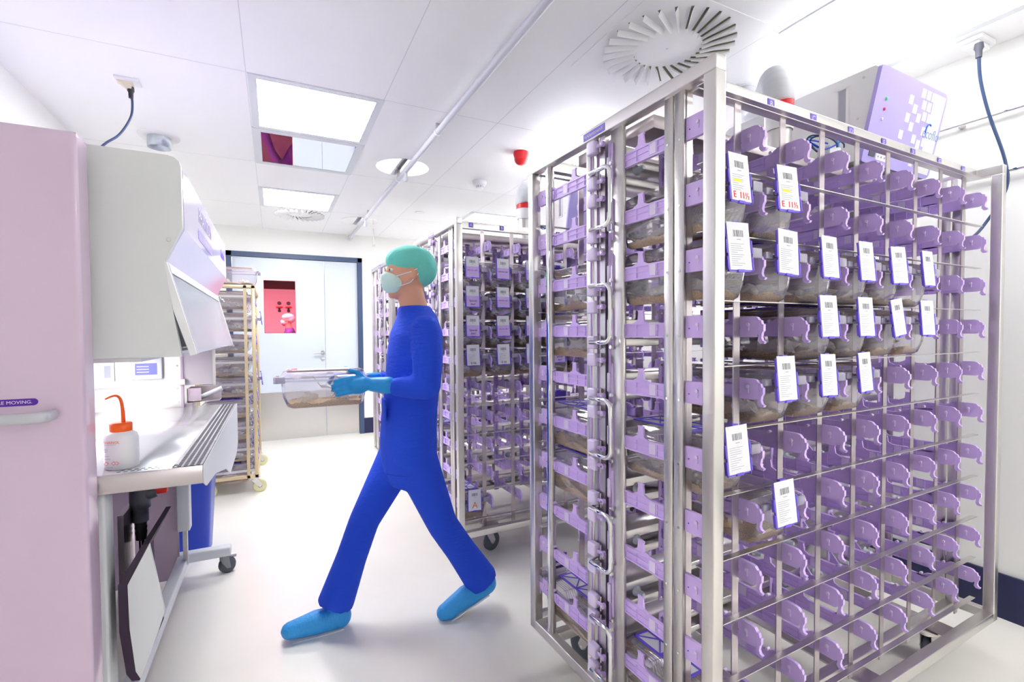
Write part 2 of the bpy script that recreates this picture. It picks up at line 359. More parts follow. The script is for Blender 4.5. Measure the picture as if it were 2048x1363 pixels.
# rails on the far right wall
for z, y0_, y1_, lb in ((2.255, .2, 1.9, 'upper steel tube rail on the white side wall'), (1.995, .2, 2.4, 'lower steel tube rail on the white side wall')):
    t = thing('wall_rail', lb, 'rail', (XR-.035, y0_, z), 0, 'steel tube rails on the wall')
    MB().tube([(0, 0, 0), (0, y1_-y0_, 0)], .009, CHROME, 12).build('tube', t)
    y = .3
    while y < y1_-y0_:
        MB().tube([(0, y, 0), (.034, y, 0)], [.008, .014], STEEL, 10).build('bracket', t); y += .62
t = thing('hanging_rod', 'thin steel rod hanging from the ceiling beside the third rack', 'rod', (1.10, 6.0, HC))
MB().tube([(0, 0, 0), (0, 0, -.2)], .006, STEEL, 8).build('rod', t); MB().box((-.012, -.01, -.215), (.012, .01, -.19), STEEL).build('hook', t)

# ------------------------------------------------------------------ cage meshes (x across, y from front to back, z from runner height)
def rrect(x0, x1, y0, y1, r, z, n=4):
    out = []
    for cx, cy, a0 in ((x1-r, y1-r, 0), (x0+r, y1-r, 90), (x0+r, y0+r, 180), (x1-r, y0+r, 270)):
        for k in range(n+1):
            a = math.radians(a0+90*k/n); out.append((cx+r*math.cos(a), cy+r*math.sin(a), z))
    return out
def cage_meshes():
    D = {}
    b = MB(); b.loft([rrect(-.060, .060, .045, .300, .012, -.095), rrect(-.066, .066, .026, .318, .016, -.086), rrect(-.069, .069, .012, .326, .018, -.05), rrect(-.073, .073, .004, .332, .018, .018)], CAGE, False)
    b.add(rrect(-.060, .060, .045, .300, .012, -.095), [tuple(range(20))[::-1]], CAGE)
    b.loft([rrect(-.073, .073, .004, .332, .018, .018), rrect(-.080, .080, -.003, .339, .022, .018), rrect(-.080, .080, -.003, .339, .022, .010)], LATCH, False)
    D['cage_body'] = b.mesh('cage_body')
    b = MB(); b.loft([rrect(-.081, .081, -.005, .341, .022, .020), rrect(-.081, .081, -.005, .341, .022, .027), rrect(-.074, .074, .004, .332, .02, .027), rrect(-.070, .070, .014, .322, .02, .050), rrect(-.058, .058, .034, .305, .02, .057)], LID, False)
    b.add(rrect(-.058, .058, .034, .305, .02, .057), [tuple(range(20))], LID)
    D['lid'] = b.mesh('lid')
    b = MB(); b.box((.045, -.022, .008), (.083, .0, .034), LATCH, .003); b.box((.080, -.014, .008), (.089, .02, .034), LATCH, .002)
    D['latch'] = b.mesh('latch'); D['latch_l'] = MB().box((-.078, -.012, .012), (-.05, .0, .030), LATCH, .003).mesh('latch')
    b = MB(); nx, ny = 22, 46; top = []
    for j in range(ny+1):
        for i in range(nx+1):
            x = -.064+.128*i/nx; y = .036+.272*j/ny; e = min(i, nx-i, j, ny-j)
            z = -.074+.016*noise.noise(Vector((x*20, y*13, 3)))+.006*noise.noise(Vector((x*150, y*150, 9)))
            top.append((x, y, max(z, -.088)))
    fs = [(j*(nx+1)+i, j*(nx+1)+i+1, (j+1)*(nx+1)+i+1, (j+1)*(nx+1)+i) for j in range(ny) for i in range(nx)]
    b.add(top, fs, TAN, True); o = len(top)
    rim = [i for i in range(nx+1)]+[j*(nx+1)+nx for j in range(1, ny+1)]+[ny*(nx+1)+i for i in range(nx-1, -1, -1)]+[j*(nx+1) for j in range(ny-1, 0, -1)]
    low = [(top[i][0]*.93, .046+(top[i][1]-.036)*.93, -.0935) for i in rim]; m_ = len(rim)
    b.add([top[i] for i in rim]+low, [(i, (i+1) % m_, m_+(i+1) % m_, m_+i) for i in range(m_)]+[tuple(range(m_, 2*m_))[::-1]], TAN, True)
    D['bedding'] = b.mesh('bedding')
    for k in range(3):
        b = MB()
        for q in range(2 if k else 3):
            cx = random.uniform(-.03, .03); cy = random.uniform(.09, .26); s_ = random.uniform(.022, .034); vs = []; n, kk = 14, 8; rings = []
            for i in range(1, kk):
                th = -PI/2+PI*i/kk; rg = []
                for j in range(n):
                    a = 2*PI*j/n; dv = Vector((math.cos(th)*math.cos(a), math.cos(th)*math.sin(a), math.sin(th)))
                    r = s_*(1+.75*noise.noise(dv*2.4+Vector((k*7+q*3, 1, 2)))); p = dv*r
                    rg.append((cx+p.x*1.05, cy+p.y*1.5, max(-.086, -.064+p.z*1.0)))
                rings.append(rg)
            b.loft(rings, NEST, True, False)
        D['nest%d' % k] = b.mesh('nesting')
    b = MB()
    for i in range(13):
        x = -.054+.009*i
        b.tube([(x, .05, .022), (x, .13, .022), (x, .155, -.018), (x, .20, -.018), (x, .22, .022), (x, .30, .022)], .0011, CHROME, 4, False)
    for y in (.05, .13, .22, .30): b.tube([(-.06, y, .022), (.06, y, .022)], .0014, CHROME, 4, False)
    D['wire_lid'] = b.mesh('wire_lid')
    b = MB(); b.box((-.05, .09, .0575), (.05, .29, .0585), PAPER)
    for a_, c_ in (((-.054, .086), (-.047, .294)), ((.047, .086), (.054, .294)), ((-.054, .086), (.054, .093)), ((-.054, .287), (.054, .294)), ((-.054, .187), (.054, .193)), ((-.003, .086), (.003, .294))):
        b.box((a_[0], a_[1], .0575), (c_[0], c_[1], .0605), PURPLE)
    for y in (.09, .19):
        for s_ in (-1, 1): b.tube([(-.05*s_, y, .0595), (.05*s_, y+.1, .0595)], .0022, PURPLE, 4)
    D['filter_top'] = b.mesh('filter_top')
    # card holder
    b = MB(); W, Z0, Z1 = .041, -.036, .078
    b.box((-W, -.006, Z0), (W, -.003, Z1), PURPLE)
    for s_ in (-1, 1):
        for z in (Z0+.004, Z0+.044): b.box((s_*W, -.009, z), (s_*(W+.0045), -.001, z+.032), PURPLE, .001)
        b.box((s_*W, -.0075, Z0), (s_*(W-.002), -.003, Z1-.03), PURPLE)
    b.box((-.012, -.0095, Z0-.002), (.012, -.003, Z0+.005), PURPLE, .001); b.box((-.01, -.006, Z1), (.01, .004, Z1+.008), PURPLE)
    D['card_holder'] = b.mesh('card_holder')
    for kind in ('plain', 'eleven', 'diet', 'diethand', 'letter', 'note'):
        b = MB(); W, Z0, Z1, y = .038, -.032, .083, -.0082
        b.box((-W, y, Z0), (W, y+.0012, Z1), PAPER)
        def q(x0, x1, z0, z1, m, dy=.0002): b.box((x0, y-dy, z0), (x1, y, z1), m)
        x = -.018; rr = random.Random(3)
        while x < .017:
            w_ = rr.choice((.0006, .0010, .0014)); q(x, x+w_, .048, .064, INKB); x += w_+rr.choice((.0009, .0015, .0019))
        q(-.007, .007, .0405, .0425, INKG)
        if kind in ('plain', 'eleven', 'note'):
            for i in range(11):
                z = .030-.0052*i
                if kind == 'eleven' and z < -.008: break
                q(-.030, -.030+rr.uniform(.02, .05), z, z+.0011, INKG)
        T = lambda x_, z_: face_y(x_, y-.0004, z_)
        if kind == 'eleven': q(-.024, .004, .014, .020, YEL, .0003); b.text('E  11½', .022, T(0, -.019), INKR)
        if kind == 'diet':
            q(-W, W, Z0, .028, PAPERL, .0002); b.text('SPECIAL DIET', .0105, T(0, .006), INKP); q(-.025, .025, -.012, -.0105, INKG, .0003)
        if kind == 'diethand': q(-W, W, Z0, .028, PAPERL, .0002); b.text('Special', .017, T(0, .001), INK); b.text('diet!', .017, T(0, -.018), INK)
        if kind == 'letter': b.text('A', .05, T(0, -.004), INKO)
        if kind == 'note': b.text('E 56', .018, T(0, -.020), INK)
        D['card_'+kind] = b.mesh('cage_card')
    return D
CM = cage_meshes()
def cobj(name, me, parent, loc=None):
    o = bpy.data.objects.new(name, me); COL.objects.link(o); o.parent = parent
    if loc: o.location = loc
    return o
def cage(label, loc, rz, group, card='plain', nest=0, wire=True, filt=False, tilt=0, pale=False, holder=True, far=False, yaw=0):
    t = thing('animal_cage', label, 'cage', loc, rz, group)
    cobj('cage_body', CM['cage_body'], t); cobj('lid', CM['lid'], t); cobj('bedding', CM['bedding2' if pale else 'bedding'], t)
    cobj('nesting', CM['nest%d' % (nest % 3)], t)
    if wire: cobj('wire_lid', CM['wire_lid'], t)
    if not far: cobj('latch', CM['latch'], t); cobj('latch', CM['latch_l'], t)
    if filt: cobj('filter_top', CM['filter_top'], t)
    if holder:
        hd = cobj('card_holder', CM['card_holder'], t, (-.012, -.022, .005)); hd.rotation_euler = (math.radians(-5), tilt, yaw)
        cobj('cage_card', CM['card_'+card], hd)
    return t
m2 = CM['bedding'].copy(); m2.materials.clear(); m2.materials.append(TAN2); CM['bedding2'] = m2

# ------------------------------------------------------------------ rack pieces (x = along rack, y = depth, z up)
def runner_mesh():
    b = MB(); T = .005
    def P(pts, t, m=LILAC): b.prism(pts, 'x', -t, t, m)     # (y,z)
    # y: 0 = outer tip, .34 = plenum end
    P([(.085, -.024), (.34, -.024), (.34, .013), (.085, .013)], .0015)                    # web
    b.box((-T, .07, .010), (T, .34, .0145), LILAC); b.box((-T, .07, -.0255), (T, .34, -.021), LILAC); b.box((-T*.8, .09, -.006), (T*.8, .34, -.003), LILAC)
    for y in (.12, .165, .195, .245, .29, .335): b.box((-T*.9, y, -.024), (T*.9, y+.003, .013), LILAC)
    b.box((-T, .17, -.02), (T, .194, .011), LILAC2)
    # head plate with raised back and rounded nose
    P([(.0, -.014), (.006, -.023), (.012, -.0255), (.112, -.0255), (.112, .0145), (.098, .0145), (.080, .0265), (.066, .0295), (.016, .0295), (.006, .027), (.0, .020)], T)
    b.tube([(-.006, .100, .019), (.006, .100, .019)], .005, LILAC2, 8)
    for s_ in (-1, 1): b.tube([(s_*.004, .03, .008), (s_*.0085, .03, .008)], .0045, LILAC2, 8); b.box((s_*.004, .027, -.008), (s_*.0065, .029, .006), LILAC2)
    b.tube([(-.0065, .055, -.002), (.0065, .055, -.002)], .002, PURPLE, 6)
    # hook
    P([(.004, .020), (-.006, .018), (-.009, .008), (-.013, .008), (-.013, -.008), (-.009, -.014), (-.007, -.026), (-.010, -.034), (-.017, -.037), (-.014, -.042), (-.003, -.042), (.003, -.034), (.001, -.022), (.004, -.012)], .0045, LILAC)
    # T tab on top
    P([(.200, .0145), (.217, .022), (.221, .046), (.217, .051), (.243, .051), (.239, .046), (.242, .024), (.262, .0145)], .0032)
    # wall bracket
    b.box((-.016, .335, -.062), (.016, .341, .062), LILAC, .002, seg=1)
    P([(.30, -.024), (.336, -.058), (.336, -.024)], .0025); P([(.30, .013), (.336, .056), (.336, .013)], .0025)
    for z in (.048, -.048):
        for x in (-.008, .008): b.tube([(x, .335, z), (x, .3325, z)], .0035, CHROME, 6)
    return b.mesh('runner')
RUN = runner_mesh()
def nozzle_mesh():
    b = MB(); b.lathe([(.016, .0), (.016, -.004), (.009, -.006), (.009, -.026), (.006, -.034)], SILI, 12, Matrix.Rotation(-PI/2, 4, 'X') @ Matrix.Scale(1, 4)); return b.mesh('nozzle')
NOZ = nozzle_mesh()
def clip_mesh():
    b = MB(); b.box((-.024, -.019, -.02), (.0, .019, .02), LILAC2, .005); b.box((-.014, -.045, -.006), (-.008, -.018, .006), LILAC, .002); b.tube([(-.016, -.044, 0), (-.005, -.044, 0)], .0085, LILAC, 10); b.tube([(-.018, -.044, 0), (-.003, -.044, 0)], .004, CHROME, 8)
    b.tube([(-.01, -.032, -.022), (-.01, -.032, .022)], .003, STEELD, 6)
    return b.mesh('tube_clip')
CLIP = clip_mesh()
def handle_mesh():
    b = MB(); pts = [(0, .045, .085), (-.028, .04, .086), (-.03, -.03, .086)]
    for k in range(1, 6): a = PI/2*k/6; pts.append((-.03, -.03-.028*math.sin(a), .058+.028*math.cos(a)))
    pts.append((-.03, -.058, .0)); lo = [(x, y, -z) for x, y, z in pts[:-1]][::-1]
    b.tube(pts+lo, .007, CHROME, 10)
    for z in (.1, -.1, .072, -.072): b.tube([(-.001, -.03, z), (-.008, -.03, z)], .006, CHROME, 8)
    return b.mesh('door_handle')
HAND = handle_mesh()
def caster(parent, x, y, r=.056, rub=RUBBER, top=.15, ang=0):
    e = bpy.data.objects.new('caster', MB().add([], [], STEEL).mesh('caster'))
    b = MB(); b.box((-.035, -.035, top-.006), (.035, .035, top), STEEL); b.lathe([(.026, top-.022), (.026, top-.006)], STEEL, 16)
    for s_ in (-1, 1): b.prism([(-.025, top-.022), (.025, top-.022), (.052, r+.006), (.036, r-.014), (.018, r+.0)], 'y', s_*.016, s_*.019, STEEL)
    b.tube([(.036, -.022, r), (.036, .022, r)], .006, CHROME, 10)
    o = b.build('caster', parent, loc=(x, y, 0)); o.rotation_euler = (0, 0, ang); bpy.data.objects.remove(e)
    wl = MB(); Mx = Matrix.Translation((.036, 0, r)) @ Matrix.Rotation(PI/2, 4, 'X')
    wl.lathe([(r*.55, -.013), (r*.9, -.014), (r, -.009), (r, .009), (r*.9, .014), (r*.55, .013)], rub, 28, Mx)
    wl.lathe([(.006, -.0145), (r*.6, -.011), (r*.6, .011), (.006, .0145)], RUBBERL, 20, Mx)
    wl.build('wheel', o)
    return o
L, W, ZT = 1.641, .857, 1.934
def runner_z(i): return 1.80-.1635*i
def col_x(k): return .103+.19*k
def letters(parent):
    for k, ch in enumerate('ABCDEFGH'):
        b = MB(); x = .112+.195*k; b.box((x-.014, .0755, ZT-.033), (x+.014, .0765, ZT-.007), LILACL); b.text(ch, .022, face_y(x, .0752, ZT-.020), PAPER)
        b.build('column_label', parent)
def rack(label, loc, rz, seen_front, seen_back):
    t = thing('cage_rack', label, 'rack', loc, rz, 'stainless cage racks')
    s_ = .035
    for x in (-.005, L-s_-.005):
        b = MB()
        for y in (0, W-s_): b.box((x, y, .15), (x+s_, y+s_, ZT-s_), STEEL, .003)
        b.box((x, 0, ZT-s_), (x+s_, W, ZT), STEEL, .003); b.box((x, 0, .15), (x+s_, W, .15+s_), STEEL, .003)
        b.build('end_hoop', t)
    for y in (.077, W-.077-.03):
        MB().box((s_-.005, y, ZT-.040), (L-s_-.005, y+.03, ZT), STEEL, .002).build('top_rail', t)
    for y in (0, W-s_): MB().box((s_-.005, y, .15), (L-s_-.005, y+s_, .15+s_), STEEL, .003).build('bumper_rail', t)
    for y in (.11, W-.145):
        MB().box((s_-.005, y, .15), (L-s_-.005, y+s_, .15+s_), STEEL, .003).build('base_rail', t)
    for x in (.24, .82, 1.36):
        MB().box((x-.045, s_, .152), (x+.045, W-s_, .158), STEELD).build('cross_plate', t)
    for x in (.24, 1.36):
        for y in (.11, W-.11): caster(t, x-.03, y, ang=.3 if y < .4 else 2.0)
    # uprights both faces
    for k in range(1, 9):
        for y in (.082, W-.085): MB().box((.003+.19*k-.018, y+.005, .165), (.003+.19*k+.006, y+.0085, ZT-.03), STEELD).build('upright', t)
    for x in (.01, 1.56):
        b = MB()
        for y0_, y1_ in ((.105, .137), (.142, .172), (W-.137, W-.117), (.33, .387), (W-.387, W-.35)):
            b.box((x, y0_, .165), (x+.012, y1_, ZT-.03), STEEL, .0015, seg=1)
        for y0_ in (.105, W-.115): b.box((x, y0_, .165), (x+.03, y0_+.003, ZT-.03), STEELD)
        b.build('end_upright', t)
    b = MB(); b.box((.004, .726, .165), (.022, .744, ZT-.03), CHROME, .002); b.build('end_upright', t)
    if seen_front > 2:
        for i in range(10):
            for y in (.118, .158): cobj('bolt', BOLT, t, (.0105, y, runner_z(i)-.02))
    for i in range(11):
        z = runner_z(i)-.0985 if i < 10 else 1.888
        for y in (.048, W-.066): MB().box((.01, y, z), (1.575, y+.018, z+.0022), STEEL).build('shelf_strip', t)
    # plenums (supply and exhaust box per row)
    for i in range(10):
        z = runner_z(i)
        for dz, hh in ((-.004, .026), (-.062, .024)):
            p = MB().box((.05, .376, z+dz-hh/2+.02), (1.55, W-.376, z+dz+hh/2+.02), STEEL, .002, seg=1).build('air_plenum', t)
            if dz < -.05 or True:
                for side, n in ((0, seen_front), (1, seen_back)):
                    for k in range(n):
                        if dz < -.05: continue
                        o = cobj('nozzle', NOZ, p, (col_x(k)+.0, .378 if side == 0 else W-.378, z-.005)); o.rotation_euler = (0, 0, 0 if side == 0 else PI)
    for y0_, y1_ in ((.25, .39), (W-.39, W-.25)):
        MB().box((.05, y0_, 1.868), (1.55, y1_, 1.905), STEELD, .002, seg=1).build('top_plenum', t)
    for x in (.012, 1.545):
        MB().box((x, .415, .18), (x+.016, .44, ZT-.03), STEEL).build('air_riser', t)
        MB().box((x, .455, .18), (x+.016, .478, ZT-.03), STEEL).build('air_riser', t)
    b = MB()
    for y in (.395, .448): b.box((.018, y, .2), (.04, y+.012, 1.88), LILAC)
    for i in range(10): b.box((.012, .392, runner_z(i)-.03), (.030, .41, runner_z(i)+.03), LILAC2, .003, seg=1)
    b.build('riser_strip', t)
    for i in range(11):
        z = runner_z(i)+.1635
        for dz in (-.041, -.095):
            if dz > -.05 and i == 0: continue
            cobj('tube_clip', CLIP, t, (.008, .4535, z+dz))
    for i in range(5): cobj('end_handle', HAND, t, (.006, .405, 1.70-.345*i))
    # runners
    stuff = MB(); rv = [v.co.copy() for v in RUN.vertices]; rf = [list(p.vertices) for p in RUN.polygons]
    n = 0
    for side in (0, 1):
        for i in range(10):
            for k in range(9):
                x = .0215+.19*k; y = .038 if side == 0 else W-.038; z = runner_z(i)
                keep = (k <= seen_front if side == 0 else k < seen_back and k == 0)
                if keep and n < 100:
                    o = cobj('cage_runner', RUN, t, (x, y, z)); n += 1
                    if side: o.rotation_euler = (0, 0, PI)
                else:
                    Mx = Matrix.Translation((x, y, z)) @ Matrix.Rotation(PI if side else 0, 4, 'Z'); stuff.add(rv, rf, LILAC, False, Mx)
    o = stuff.build('cage_runners', t); o['kind'] = 'stuff'
    letters(t)
    b = MB(); b.box((-.0062, .395, ZT-.030), (-.005, .5, ZT-.008), LILACL)
    b.text('≡Allentown≡', .0175, Matrix.Translation((-.0066, .4475, ZT-.0195)) @ Matrix.Rotation(-PI/2, 4, 'Z') @ Matrix.Rotation(PI/2, 4, 'X'), PAPER)
    b.build('maker_label', t)
    return t
BOLT = MB().tube([(0, 0, 0), (-.004, 0, 0)], .0035, CHROME, 6).mesh('bolt')
R1 = (.915, .79, 0); TH = math.radians(1.7)
R2 = (.905, 2.50, 0); TH2 = math.radians(1.0)
R3 = (.885, 4.06, 0); TH3 = math.radians(.5)
rack('big stainless double-sided cage rack beside the corner post, closest to the camera', R1, TH, 8, 1)
rack('second stainless cage rack, behind the walking person and the big rack', R2, TH2, 4, 1)
rack('third stainless cage rack, partly hidden near the door', R3, TH3, 2, 1)
def rack_pt(R, th, x, y, z):
    return (R[0]+x*math.cos(th)-y*math.sin(th), R[1]+x*math.sin(th)+y*math.cos(th), z)
ORD = ['top', 'second', 'third', 'fourth', 'fifth', 'sixth', 'seventh', 'eighth', 'ninth', 'bottom']
CORD = ['first', 'second', 'third', 'fourth', 'fifth', 'sixth', 'seventh', 'eighth']
def rack_cage(R, th, i, k, side, rackname, group, **kw):
    x = col_x(k); y = .036 if side == 0 else W-.036
    rz = th+(PI if side else 0)
    lb = '%s %s row, %s column from post' % (rackname, ORD[i], CORD[k])
    if kw.pop('lab', None): pass
    return cage(lb, rack_pt(R, th, x, y, runner_z(i)), rz, group, **kw)
g = 'clear cages on the big rack'
n1 = 'clear cage in the big rack,'
F = {1: {0: 'eleven', 1: 'eleven'}, 2: {k: 'plain' for k in range(6)}, 3: {k: 'plain' for k in range(2, 6)}, 4: {k: 'plain' for k in range(1, 4)}, 5: {0: 'plain'}, 6: {1: 'plain'}, 9: {0: 'plain'}}
q = 0
for i, row in F.items():
    for k, cd in row.items():
        q += 1
        ti = {(1, 0): -.02, (2, 1): .06, (3, 4): -.12, (5, 0): -.03, (6, 1): -.04}.get((i, k), random.uniform(-.04, .04))
        rack_cage(R1, TH, i, k, 0, n1, g, card=cd, nest=q, filt=(i in (3, 5, 9) or q % 4 == 0), tilt=ti, yaw=random.uniform(-.08, .08), pale=(i in (4, 5, 6) and q % 2 == 0))
for i in (2, 3, 5, 6, 9):
    q += 1
    rack_cage(R1, TH, i, 0, 1, 'clear cage on door-facing side of big rack,', 'clear cages on the rear of the big rack', card='plain', nest=q, filt=(i in (5, 6, 9)), tilt=0)
g = 'clear cages on the second rack'; n2 = 'small clear cage in the second rack'
CT = {(1, 0): 'diet', (1, 1): 'diet', (1, 2): 'diet', (2, 0): 'diethand', (2, 1): 'diet', (2, 2): 'diet', (3, 0): 'diethand', (3, 1): 'diet', (3, 2): 'diet', (4, 0): 'note', (4, 1): 'note', (4, 2): 'note', (4, 3): 'diethand'}
CN = {'diet': 'lilac SPECIAL DIET card', 'diethand': 'handwritten Special card', 'note': 'handwritten card', 'plain': 'white barcode card', 'letter': 'orange letter A card'}
for i in (1, 2, 3, 4):
    for k in range(6):
        q += 1; cd = CT.get((i, k), 'plain')
        rack_cage(R2, TH2, i, k, 0, 'cage with %s, second rack,' % CN[cd], g, card=cd, nest=q, filt=False, tilt=random.uniform(-.03, .03))
rack_cage(R2, TH2, 9, 0, 0, 'cage with orange A card, second rack,', g, card='letter', nest=1, filt=True, tilt=.03)
rack_cage(R2, TH2, 7, 0, 1, 'clear cage on the door side of second rack,', g, card='plain', nest=2, filt=True)
g = 'clear cages on the third rack'
for i in (2, 3, 4, 5):
    for k in range(2):
        q += 1; rack_cage(R3, TH3, i, k, 0, 'clear cage with white card in third rack,', g, card='plain', nest=q, far=True)

# blower boxes on the racks
def blower(label, R, th, dx):
    t = thing('blower_unit', label, 'air unit', rack_pt(R, th, 0, 0, 0), th, 'blower boxes on the racks')
    x0, x1, y0_, z0, z1 = 1.09+dx, 1.60+dx, .215, 1.925, 2.272
    b = MB(); pr = [(y0_+.035, 1.945), (y0_+.62-.03, 1.945), (y0_+.62, 1.97), (y0_+.62, z1-.01), (y0_+.60, z1), (y0_-.02, z1), (y0_-.03, z1-.01)]
    b.prism(pr, 'x', x0, x1, WHITEP); bd = b.build('housing', t)
    v = MB(); Mx = Matrix.Translation((x0, 0, 0))
    for a_, c_ in (((.285, 2.09), (.295, 2.235)), ((.325, 2.09), (.335, 2.235)), ((.285, 2.085), (.335, 2.093)), ((.285, 2.23), (.335, 2.238))): v.box((-.004, a_[0], a_[1]), (0, c_[0], c_[1]), WHITEP, M=Mx)
    v.box((-.0005, .297, 2.095), (.0, .323, 2.228), INKG, M=Mx)
    for y, z in ((.235, 2.245), (.255, 2.10)): v.tube([(x0-.003, y, z), (x0, y, z)], .004, STEEL, 8)
    v.build('side_grip', bd)
    # slanting lilac cover: local plane frame, u along x, w up the slope
    bot = Vector((x0, y0_+.035, 1.945)); top = Vector((x0, y0_-.03, z1-.008)); up = (top-bot); h_ = up.length; up.normalize(); xx = Vector((1, 0, 0)); nn = xx.cross(up).normalized()
    Mf = Matrix((xx, up, nn)).transposed().to_4x4(); Mf.translation = bot
    wd = x1-x0; b = MB()
    def rr(x0_, x1_, z0_, z1_, r):
        o_ = []
        for cx, cy, a0 in ((x1_-r, z1_-r, 0), (x0_+r*.3, z1_-r*.3, 90), (x0_+r*.2, z0_+r*.2, 180), (x1_-r, z0_+r, 270)):
            rad = r if cx == x1_-r else r*.3
            for k in range(5): a = math.radians(a0+22.5*k); o_.append((cx+rad*math.cos(a), cy+rad*math.sin(a)))
        return o_
    b.prism(rr(-.004, wd+.004, -.004, h_+.004, .03), 'z', 0, .014, HVACL, Mf); cv = b.build('front_cover', t); 
    g_ = MB(); e = .0145
    g_.box((wd*.80, .012, .014), (wd-.012, h_-.012, e), WHITEP, M=Mf)
    cells = [(.60, .86), (.68, .86), (.64, .74), (.72, .74), (.44, .74), (.52, .66), (.68, .62), (.44, .54), (.52, .46), (.60, .58), (.40, .34), (.60, .34), (.68, .30), (.72, .46), (.48, .18), (.64, .20), (.72, .16), (.76, .86), (.76, .62), (.76, .34), (.74, .06), (.64, .08)]
    for a_, c_ in cells: g_.box((wd*a_, h_*c_, .014), (wd*(a_+.06), h_*min(c_+.1, .97), e+.0002), WHITEP, M=Mf)
    MB().box((.06*wd, .06*h_, .014), (.14*wd, .13*h_, e+.002), DGREY, M=Mf).build('power_switch', cv); kp_ = MB(); kp_.box((.16*wd, .04*h_, .014), (.36*wd, .12*h_, e+.0005), WHITEP, M=Mf)
    for k in range(4): kp_.lathe([(.004, e+.0006), (.004, e+.0012)], INKG, 10, Mf @ Matrix.Translation((wd*(.19+.045*k), .08*h_, 0)))
    kp_.build('button_strip', cv); g_.build('checker_graphic', cv); g_ = MB()
    g_.text('ecoflo', .055, Mf @ Matrix.Translation((wd*.875, h_*.50, e)), mat('logo_grey', srgb(140, 166, 208), .6), .0006)
    arc = [(wd*.82+.022*math.cos(a), h_*.52+.03*math.sin(a), e+.001) for a in [math.radians(v_) for v_ in range(60, 200, 12)]]
    g_.tube(arc, .003, mat('logo_blue', srgb(50, 110, 225), .6), 6, M=Mf)
    g_.build('logo', cv)
    for w_, m_ in ((.60, LEDG), (.49, LEDR), (.38, CHROME)):
        MB().lathe([(.006, e), (.006, e+.003), (.002, e+.005)], m_, 12, Mf @ Matrix.Translation((wd*.13, h_*w_+.03, 0))).build('indicator_light', cv)
    # flexible duct
    u = thing('flexible_duct', label.replace('white blower box with lilac cover', 'ribbed white air duct with red band'), 'duct', rack_pt(R, th, 0, 0, 0), th, 'flexible air ducts')
    cx = .865+dx; cy = .42
    MB().lathe([(.045, 1.905), (.045, 2.07), (.042, 2.08)], STEEL, 24, Matrix.Translation((cx, cy, 0))).build('duct_collar', u)
    MB().lathe([(.049, 2.07), (.050, 2.08), (.050, 2.145)], WHITEP, 24, Matrix.Translation((cx, cy, 0))).build('duct_sleeve', u)
    MB().lathe([(.052, 2.14), (.052, 2.18)], RED, 24, Matrix.Translation((cx, cy, 0))).build('red_band', u)
    pth = hang_cable('', '', [(cx, cy, 2.17), (cx, cy+.005, 2.20), (cx+.025, cy+.025, 2.27), (cx+.10, cy+.09, 2.325), (cx+.22, cy+.2, 2.34), (cx+.34, cy+.35, 2.36), (cx+.45, cy+.46, 2.44), (cx+.5, cy+.52, 2.571)])
    fine = []
    for a_, c_ in zip(pth, pth[1:]):
        for k in range(3): fine.append(a_.lerp(c_, k/3))
    MB().tube(fine, [.056 if k % 2 else .0505 for k in range(len(fine))], DUCTM, 24).build('flex_hose', u)
    MB().lathe([(.1, 2.565), (.1, 2.571)], WHITEP, 24, Matrix.Translation((cx+.5, cy+.52, 0))).build('ceiling_collar', u)
    v = thing('tube_bundle', label.replace('white blower box with lilac cover', 'loops of thin blue and black tubing'), 'tubing', rack_pt(R, th, cx, cy-.16, 1.93), th, 'thin tubing on the racks')
    for k, m_ in enumerate((DBLUE, BLUE, mat('cyan_tube', srgb(70, 180, 235), .4), DBLUE)):
        a0 = random.uniform(0, 6); pts = [(.05*math.cos(a0+s_*.5)*(1+.1*k)+.01*k, .03*math.sin(a0+s_*.4), .012+.05*abs(math.sin(s_*.26+k))) for s_ in range(12)]
        MB().tube(hang_cable('', '', pts), .003, m_, 6).build('tube', v)
    MB().box((.02, -.02, 0), (.09, .03, .035), WHITEP, .004).build('valve_block', v)
blower('white blower box with lilac cover on top of the big rack', R1, TH, 0)
blower('white blower box with lilac cover on top of the second rack', R2, TH2, -.22)

# ------------------------------------------------------------------ safety cabinet (change station)
Y0, Y1 = 1.66, 3.07
st = thing('safety_cabinet', 'white and grey animal safety cabinet with glass sash and steel worktop', 'safety cabinet', (-.6, (Y0+Y1)/2, 0))
OFF = (-.6, (Y0+Y1)/2, 0)
def sp(mb, name, parent=None, label=None):
    if parent is None: o = mb.build(name, st, OFF)
    else: o = mb.build(name, parent, OFF)
    if label: o['label'] = label
    return o
side = [(-1.06, 1.815), (-.262, 1.808), (-.246, 1.804), (-.234, 1.794), (-.230, 1.780), (-.230, 1.607), (-.276, 1.503), (-.239, 1.238), (-1.06, 1.236)]
b = MB(); b.prism(side, 'y', Y0, Y0+.025, GREYP); b.tube([(-.262, Y0-.002, 1.57), (-.262, Y0, 1.57)], .005, CHROME, 10); sp(b, 'side_panel')
b = MB(); b.prism([(x-.004, z) for x, z in side], 'y', Y1-.025, Y1, GREYP); sp(b, 'side_panel')
b = MB(); outer = [(-1.06, 1.812), (-.262, 1.806), (-.246, 1.802), (-.234, 1.792), (-.229, 1.780), (-.228, 1.607), (-.276, 1.503)]
b.prism(outer+[(-.296, 1.505), (-.262, 1.60), (-.262, 1.77), (-1.06, 1.78)], 'y', Y0+.025, Y1-.025, LILACF)
fs_ = sp(b, 'fascia')
b = MB(); Mt = Matrix.Translation((-.2275, 2.18, 1.715)) @ Matrix.Rotation(PI/2, 4, 'Z') @ Matrix.Rotation(PI/2, 4, 'X')
b.text('PHANTOM', .075, Mt, mat('pale_lilac_ink', srgb(206, 196, 232), .4), .0004)
